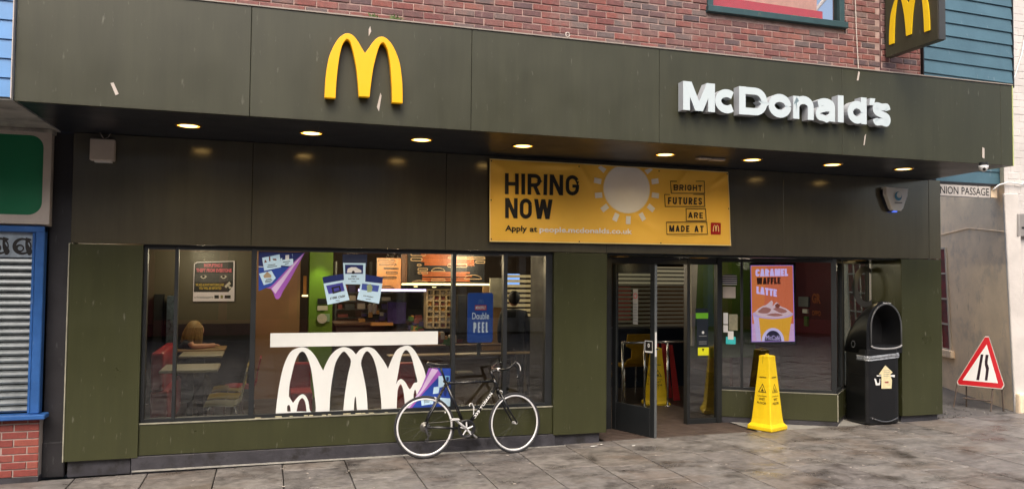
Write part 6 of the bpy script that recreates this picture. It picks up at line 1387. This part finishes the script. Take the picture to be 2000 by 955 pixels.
pbox('timber_shelf', 'lit timber shelf end behind the row of prize cards', 'shelf', 725, 630, 768, 636, 5.4, .2, m_mw)
pbox('dark_cupboard', 'dark olive cupboard behind the counter left of the purple unit', 'cupboard', 708, 612, 742, 652, 5.9, .3, M_('cupboard_olive', S(44, 46, 34), .5))
for px_, lb in ((724, 'left of two pale jars on the dark cupboard'), (732, 'right of two pale jars on the dark cupboard')):
    u, z = P(px_, 611, 5.8); o = MB().tube([(u, 5.85, z - .02), (u, 5.85, z + .14), (u, 5.85, z + .17)], [.045, .045, .02], 10).build('jar', m_offwhite); tag(o, lb, 'jar')
goods(14, 795, 832, 612, 642, 5.4, gcol, 'drink_bottles', 'coloured bottles and cups on the counter beside the shelving')
goods(8, 700, 760, 600, 628, 5.8, gcol[1:4], 'counter_goods', 'small lit goods on the counter behind the prize cards')
kr = empty('kitchen_rack', (P(665, 630, 7.2)[0], 7.2, .9), 'steel kitchen rack with trays and cartons behind the prize cards', 'rack')
for yy_ in (572, 588, 604, 620):
    a = P(655, yy_ + 1.5, 7.2); b = P(792, yy_ - 1, 7.2); MB().box(a[0], b[0], 7.2, 7.5, a[1], b[1]).build('rack_shelf', m_kit, kr)
    x = a[0] + .05
    while x < b[0] - .2:
        w_ = random.uniform(.08, .22); h_ = random.uniform(.05, .14)
        if random.random() < .75: MB().box(x, x + w_, 7.22, 7.4, b[1], b[1] + h_).build('carton', random.choice(gcol + [m_kit]), kr)
        x += w_ + random.uniform(.02, .1)
for px_ in (654, 723, 793): u = P(px_, 600, 7.2)[0]; MB().box(u, u + .03, 7.19, 7.5, .9, 2.3).build('rack_post', m_kit, kr)
for k_, (px_, py_, lb) in enumerate(((668, 560, 'left of the three small warm pendant lamps over the kitchen rack'), (812, 559, 'middle of the three small warm pendant lamps, under the menu boards'), (848, 560, 'right of the three small warm pendant lamps, above the grid shelving'))):
    u, z = P(px_, py_, 5.0); e = empty('pendant_lamp', (u, 5.0, z), lb, 'pendant lamp', 'small pendant lamps over the counter')
    MB().tube([(u, 5.0, z), (u, 5.0, z + .05), (u, 5.0, z + .09)], [.05, .035, .012], 12).build('shade', m_md, e); MB().disc((u, 5.0, z - .012), (0, 0, 1), .035, 12, h=.012).build('bulb', m_lampw, e); MB().tube([(u, 5.0, z + .09), (u, 5.0, 2.56)], .004, 4).build('cord', m_md, e)
goods(16, 893, 985, 640, 668, 4.9, gcol, 'till_clutter', 'small cups and packets on the counter below the blue poster')
goods(10, 845, 880, 645, 668, 3.3, gcol, 'table_clutter', 'cups and wrappers on the rear ledge left of the blue poster')
# pigeonhole shelving
sh = empty('pigeonhole_shelving', (2.9, 5.2, 1), 'beige open grid shelving with small packets beside the counter', 'shelving')
x0s, x1s = P(834, 600, 5.2)[0], P(884, 600, 5.2)[0]; z0s, z1s = zat(860, 640, 5.2), zat(860, 566, 5.2)
m_sh = M_('shelf_beige', S(158, 136, 104), .5, emit=S(158, 136, 104), es=.06)
for i in range(8): z = z0s + (z1s - z0s) * i / 7; MB().box(x0s, x1s, 5.2, 5.45, z - .012, z + .012).build('shelf', m_sh, sh)
for i in range(5): x = x0s + (x1s - x0s) * i / 4; MB().box(x - .014, x + .014, 5.19, 5.45, z0s, z1s).build('upright', m_sh, sh)
for i in range(7):
    for k in range(4):
        if random.random() < .7:
            x = x0s + (x1s - x0s) * (k + .3) / 4; z = z0s + (z1s - z0s) * i / 7 + .013; MB().box(x, x + random.uniform(.05, .09), 5.25, 5.4, z, z + random.uniform(.04, .09)).build('packet', random.choice([gcol[3], gcol[4], gcol[1], gcol[3]]), sh)
pbox('brown_screen', 'tan brown screen panel right of the blue poster', 'screen panel', 943, 560, 988, 684, 4.6, .08, M_('tan_panel', S(130, 100, 66), .5, var=.08))
pbox('grey_notice_panel', 'tall pale grey notice panel by the louvre screen', 'notice', 957, 543, 981, 600, 4.5, .05, M_('grey_panel', S(140, 134, 118), .5, var=.2, vs_=9))
pbox('black_machine', 'tall black drinks machine left of the blue poster', 'machine', 893, 576, 913, 662, 4.7, .3, m_md)
pbox('wooden_ledge', 'long pale timber ledge running across the main window behind the beam', 'ledge', 760, 688, 1084, 697, 2.2, .25, M_('ledge_oak', S(150, 124, 84), .4, var=.1, vs_=5))
pbox('rear_ledge', 'darker timber ledge farther inside above the long pale ledge', 'ledge', 815, 672, 990, 678, 3.4, .2, m_wood_dark)
pbox('metal_shelf', 'small pale shelf seen behind the bicycle saddle', 'shelf', 894, 726, 924, 731, 3.0, .2, m_tt)
# red bench seats behind the arches sticker
for x0, x1, lb in ((566, 608, 'red padded seat back seen through the left sticker arch'), (778, 812, 'red padded seat back seen through the right sticker arch')):
    e = empty('red_booth_seat', (P(x0, 760, 2.6)[0], 2.6, 0), lb, 'bench', 'red booth seats')
    a = P(x0, 745, 2.6); b = P(x1, 708, 2.6); MB().box(a[0], b[0], 2.6, 2.75, 0, b[1]).build('backrest', m_chr, e, bevel=.03); MB().box(a[0], b[0], 2.1, 2.6, .0, .45).build('seat', m_chr, e, bevel=.02)
# louvre screens
def louvre(name, label, x0, x1, y0, y1, Y, n, m, light=None):
    e = empty(name, (P(x0, y1, Y)[0], Y, zat(x0, y1, Y)), label, 'louvre screen', 'slatted timber screens')
    a = P(x0, y1, Y); b = P(x1, y0, Y); h_ = (b[1] - a[1]) / n
    for i in range(n): z = a[1] + h_ * (i + .5); MB().box(a[0], b[0], Y, Y + .06, z - h_ * .27, z + h_ * .27).build('slat', m, e)
    for u in (a[0], b[0] - .03): MB().box(u, u + .035, Y - .01, Y + .07, a[1], b[1]).build('post', m, e)
m_lv = M_('louvre_cream', S(186, 168, 128), .5, emit=S(186, 168, 128), es=.22)  # faint glow put into the slats so they read as lit
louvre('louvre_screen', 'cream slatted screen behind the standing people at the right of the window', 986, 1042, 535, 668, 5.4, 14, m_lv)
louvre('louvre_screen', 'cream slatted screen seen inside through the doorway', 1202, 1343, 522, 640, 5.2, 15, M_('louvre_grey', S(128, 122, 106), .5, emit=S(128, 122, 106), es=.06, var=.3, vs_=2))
pbox('blue_television', 'small glowing blue screen behind the slats at the right pane', 'screen', 990, 535, 1015, 558, 5.6, .04, emis('television_blue', S(120, 160, 230), 1.0))
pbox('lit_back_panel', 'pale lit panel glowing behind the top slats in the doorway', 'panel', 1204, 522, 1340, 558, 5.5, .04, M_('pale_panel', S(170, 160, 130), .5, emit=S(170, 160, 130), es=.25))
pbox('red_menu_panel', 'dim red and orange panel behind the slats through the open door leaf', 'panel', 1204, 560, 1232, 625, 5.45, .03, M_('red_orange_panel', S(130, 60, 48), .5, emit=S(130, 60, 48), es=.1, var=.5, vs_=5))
pbox('navy_banquette', 'dark navy seating block under the slatted screen inside the doorway', 'bench', 1200, 640, 1345, 760, 4.4, .5, M_('navy_vinyl', S(20, 26, 48), .4, var=.15))
# steel barrier
YB2 = 2.25
br = empty('steel_barrier', (5.8, YB2, 0), 'brushed steel barrier rail with posts just inside the doorway', 'barrier')
zr = zat(1300, 668, YB2); a = P(1214, 664, YB2)[0]; b = P(1341, 670, YB2)[0]
MB().tube([(a, YB2, zr), (b, YB2, zr)], .02, 10).build('rail', m_chrome, br, smooth=True)
for px_ in (1216, 1259, 1304): 
    x = P(px_, 720, YB2)[0]; MB().tube([(x, YB2, 0), (x, YB2, zr)], .018, 10).disc((x, YB2, 0), (0, 0, 1), .05, 12, h=.03).build('post', m_chrome, br, smooth=True)
c3 = copy_tree(ch1); c3.location = (P(1232, 700, 3.2)[0], 3.2, 0); c3.rotation_euler = (0, 0, R(95)); c3['label'] = 'yellow moulded chair seen through the glass of the open door leaf'; c3['group'] = 'yellow chairs inside the entrance'; c3.scale = (1.25, 1.25, 1.3)
m_chy2 = M_('chair_bright_yellow', S(150, 116, 20), .4)
for q in c3.children:
    if q.name.startswith(('seat', 'backrest')): q.data = q.data.copy(); q.data.materials[0] = m_chy2
m_redc = M_('trestle_red', S(150, 30, 30), .45)
for nm_, x0, x1, xt, lb in (('a', 1268, 1296, 1288, 'red folding floor sign behind the glass of the open door leaf'), ('b', 1300, 1320, 1303, 'red folding floor sign behind the steel barrier post')):
    Y = 2.9; e = empty('folding_sign', (P(x0, 780, Y)[0], Y, 0), lb, 'floor sign', 'red folding signs inside')
    p0 = P(x0, 780, Y); p1 = P(xt, 672, Y); p2 = P(x1, 780, Y)
    for s_ in (-.16, .16): poly('panel', Fr((0, Y + s_ * .8, 0), (1, 0, 0)), [[(p0[0], .01), (p0[0] + .12, .01), (p1[0] + .05, p1[1]), (p1[0], p1[1])] if nm_ == 'a' else [(p2[0] - .12, .01), (p2[0], .01), (p1[0] + .02, p1[1]), (p1[0] - .04, p1[1])]], m_redc, e, depth=.02)
# green wall, pale post and right-hand interior
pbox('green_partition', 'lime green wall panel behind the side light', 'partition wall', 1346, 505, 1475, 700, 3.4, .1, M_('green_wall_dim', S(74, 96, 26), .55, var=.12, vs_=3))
o = MB().hexa([(P(1352, 680, 2.8)[0], 2.8, .9), (P(1356, 680, 2.8)[0] , 2.8, .9), (P(1356, 680, 2.8)[0], 2.85, .9), (P(1352, 680, 2.8)[0], 2.85, .9), (P(1350, 520, 2.8)[0], 2.8, 2.3), (P(1363, 520, 2.8)[0], 2.8, 2.3), (P(1363, 520, 2.8)[0], 2.85, 2.3), (P(1350, 520, 2.8)[0], 2.85, 2.3)]).build('pale_post', m_offwhite); tag(o, 'pale tapering post inside behind the side light', 'post')
m_dr = M_('red_reflection_paint', S(80, 22, 30), .6, var=.2, vs_=2)  # red shopfront reflection from across the street, painted as wall colour
tag(MB().box(8.15, 9.19, 3.6, 3.7, 0, 2.56).build('red_reflection_wall', m_dr), 'dark red wall behind the digital screen, coloured as the street reflection', 'partition wall')
tag(MB().box(9.175, 9.195, 2.05, 3.6, 0, 2.56).build('red_reflection_side_wall', m_dr), 'side wall coloured as the dark red street reflection, carrying small wall boxes and orange letters', 'partition wall')
XW = Fr((9.17, 0, 0), (0, -1, 0), (0, 0, 1), (-1, 0, 0))
for i, (x0, x1, y0, y1, m, lb) in enumerate(((1563, 1582, 580, 598, m_inkgrey, 'grey card reader box on the dark red wall'), (1571, 1580, 604, 611, m_white_plain, 'small white switch on the dark red wall'), (1574, 1580, 618, 636, gcol[0], 'small green packet on the dark red wall'))):
    a = uv(x0, y1, XW); b = uv(x1, y0, XW); tag(MB().fbox(XW, min(a[0], b[0]), max(a[0], b[0]), 0, .04, a[1], b[1]).build('wall_box', m), lb, 'wall box')
a = uv(1586, 616, XW); b = uv(1603, 573, XW)
og = empty('orange_reflected_lettering', (9.17, -a[0], a[1]), 'dim orange letters painted on the right wall as a street sign reflection', 'lettering')  # letters painted here in place of a street sign reflected in the glass
text('GR', XW, a[0], b[0], uv(1590, 592, XW)[1], uv(1590, 573, XW)[1], M_('dim_orange', S(150, 80, 40), .5), 'reflected_words', og, bold=.05)
text('OPPO', XW, a[0], b[0], uv(1590, 616, XW)[1], uv(1590, 606, XW)[1], M_('dim_orange', S(150, 80, 40), .5), 'reflected_words', og, bold=.05)
CC = FY(.75); a = P(1700, 580, .75)
o = poly('ring_decal', FY(.57), [[(P(1690, 560, .57)[0] + .23 * math.cos(R(t)), P(1690, 560, .57)[1] + .30 * math.sin(R(t))) for t in range(60, 301, 12)] + [(P(1690, 560, .57)[0] + .03 + .16 * math.cos(R(t)), P(1690, 560, .57)[1] + .22 * math.sin(R(t))) for t in range(300, 59, -12)]], M_('frosted_ring', S(70, 70, 69), .6)); tag(o, 'frosted ring shaped emblem on the alcove glass behind the litter bin', 'window sticker')
o.location.z += 0
# interior lamps (the ceiling lights' own light)
for x, y, p, c_ in ((-.8, 2.2, 16, (1, .85, .6)), (-1.0, 3.6, 16, (1, .85, .6)), (1.2, 2.6, 30, (1, .8, .55)), (2.0, 4.2, 40, (1, .75, .45)), (3.4, 4.4, 30, (1, .85, .6)), (5.0, 3.6, 14, (1, .85, .62)), (6.2, 2.0, 3, (1, .85, .62)), (7.6, 2.4, 10, (1, .85, .65)), (1.0, 6.8, 30, (1, .75, .45)), (4.8, 7, 30, (1, .8, .5))):
    e = downlight(x, y, 2.558, .1, 'recessed ceiling light over the dining area', m_lampw, m_lampw, 0, 'hidden ceiling lights over the dining area')
    e['label'] = 'recessed ceiling light inside over the dining area'
    ld = bpy.data.lights.new('ceiling_lamp', 'POINT'); ld.energy = p; ld.color = c_; ld.shadow_soft_size = .12
    lo = bpy.data.objects.new('ceiling_lamp', ld); col.objects.link(lo); lo.location = (0, 0, -.25); lo.parent = e

# ================================================================ OTHER SIDE OF THE STREET (seen in the glass)
def opp(x0, x1, Y, h, m, label, shop, sign=None, signm=None):
    e = empty('facing_building', ((x0 + x1) / 2, Y, 0), label, 'building', 'buildings across the street')
    MB().box(x0, x1, Y - 6, Y, 3.4, h).build('upper_wall', m, e)
    MB().box(x0, x1, Y - 6, Y - .4, 0, 3.4).build('shop_recess', m_darkglassin, e)
    MB().box(x0 + .1, x1 - .1, Y, Y + .12, 2.7, 3.4).build('shop_sign', shop, e)
    x = x0 + .1
    while x < x1 - .5: MB().box(x, x + .25, Y - .3, Y + .05, 0, 2.7).build('shop_pier', shop, e); x += 2.2
    MB().box(x0 + .1, x1 - .1, Y - .2, Y - .1, 0, .5).build('shop_base', shop, e)
    z = 4.3
    while z < h - 1.4:
        x = x0 + .8
        while x < x1 - 1.2: f = MB().box(x, x + 1.1, Y, Y + .03, z, z + 1.4).build('window', m_darkglassin, e); MB().box(x - .08, x + 1.18, Y, Y + .1, z - .12, z).build('sill', m_offwhite, f); x += 2.1
        z += 2.9
    if sign: 
        Fo = Fr((0, Y + .125, 0), (-1, 0, 0)); text(sign, Fo, -17.0, -16.05, 2.93, 3.08, m_white_plain, 'shop_words', e, bold=.04)
m_ored = M_('opposite_red', S(140, 40, 44), .6, var=.2); m_ostone = M_('opposite_stone', S(176, 164, 148), .8, var=.15); m_obrick = M_('opposite_brick', S(120, 74, 60), .8, var=.2); m_oblue = M_('opposite_blue', S(36, 60, 140), .5)
opp(-16, -6.2, -18, 10, m_obrick, 'brick building across the street, far left', m_oblue)
opp(-6, 4, -18, 9, m_ostone, 'stone building with red shopfront across the street', m_ored)
opp(4.2, 12.6, -18, 10.5, m_obrick, 'brick building across the street opposite the door', m_ostone)
opp(12.8, 24, -18, 9.5, m_ostone, 'stone building with blue bank sign across the street', m_oblue, 'HALIFAX')
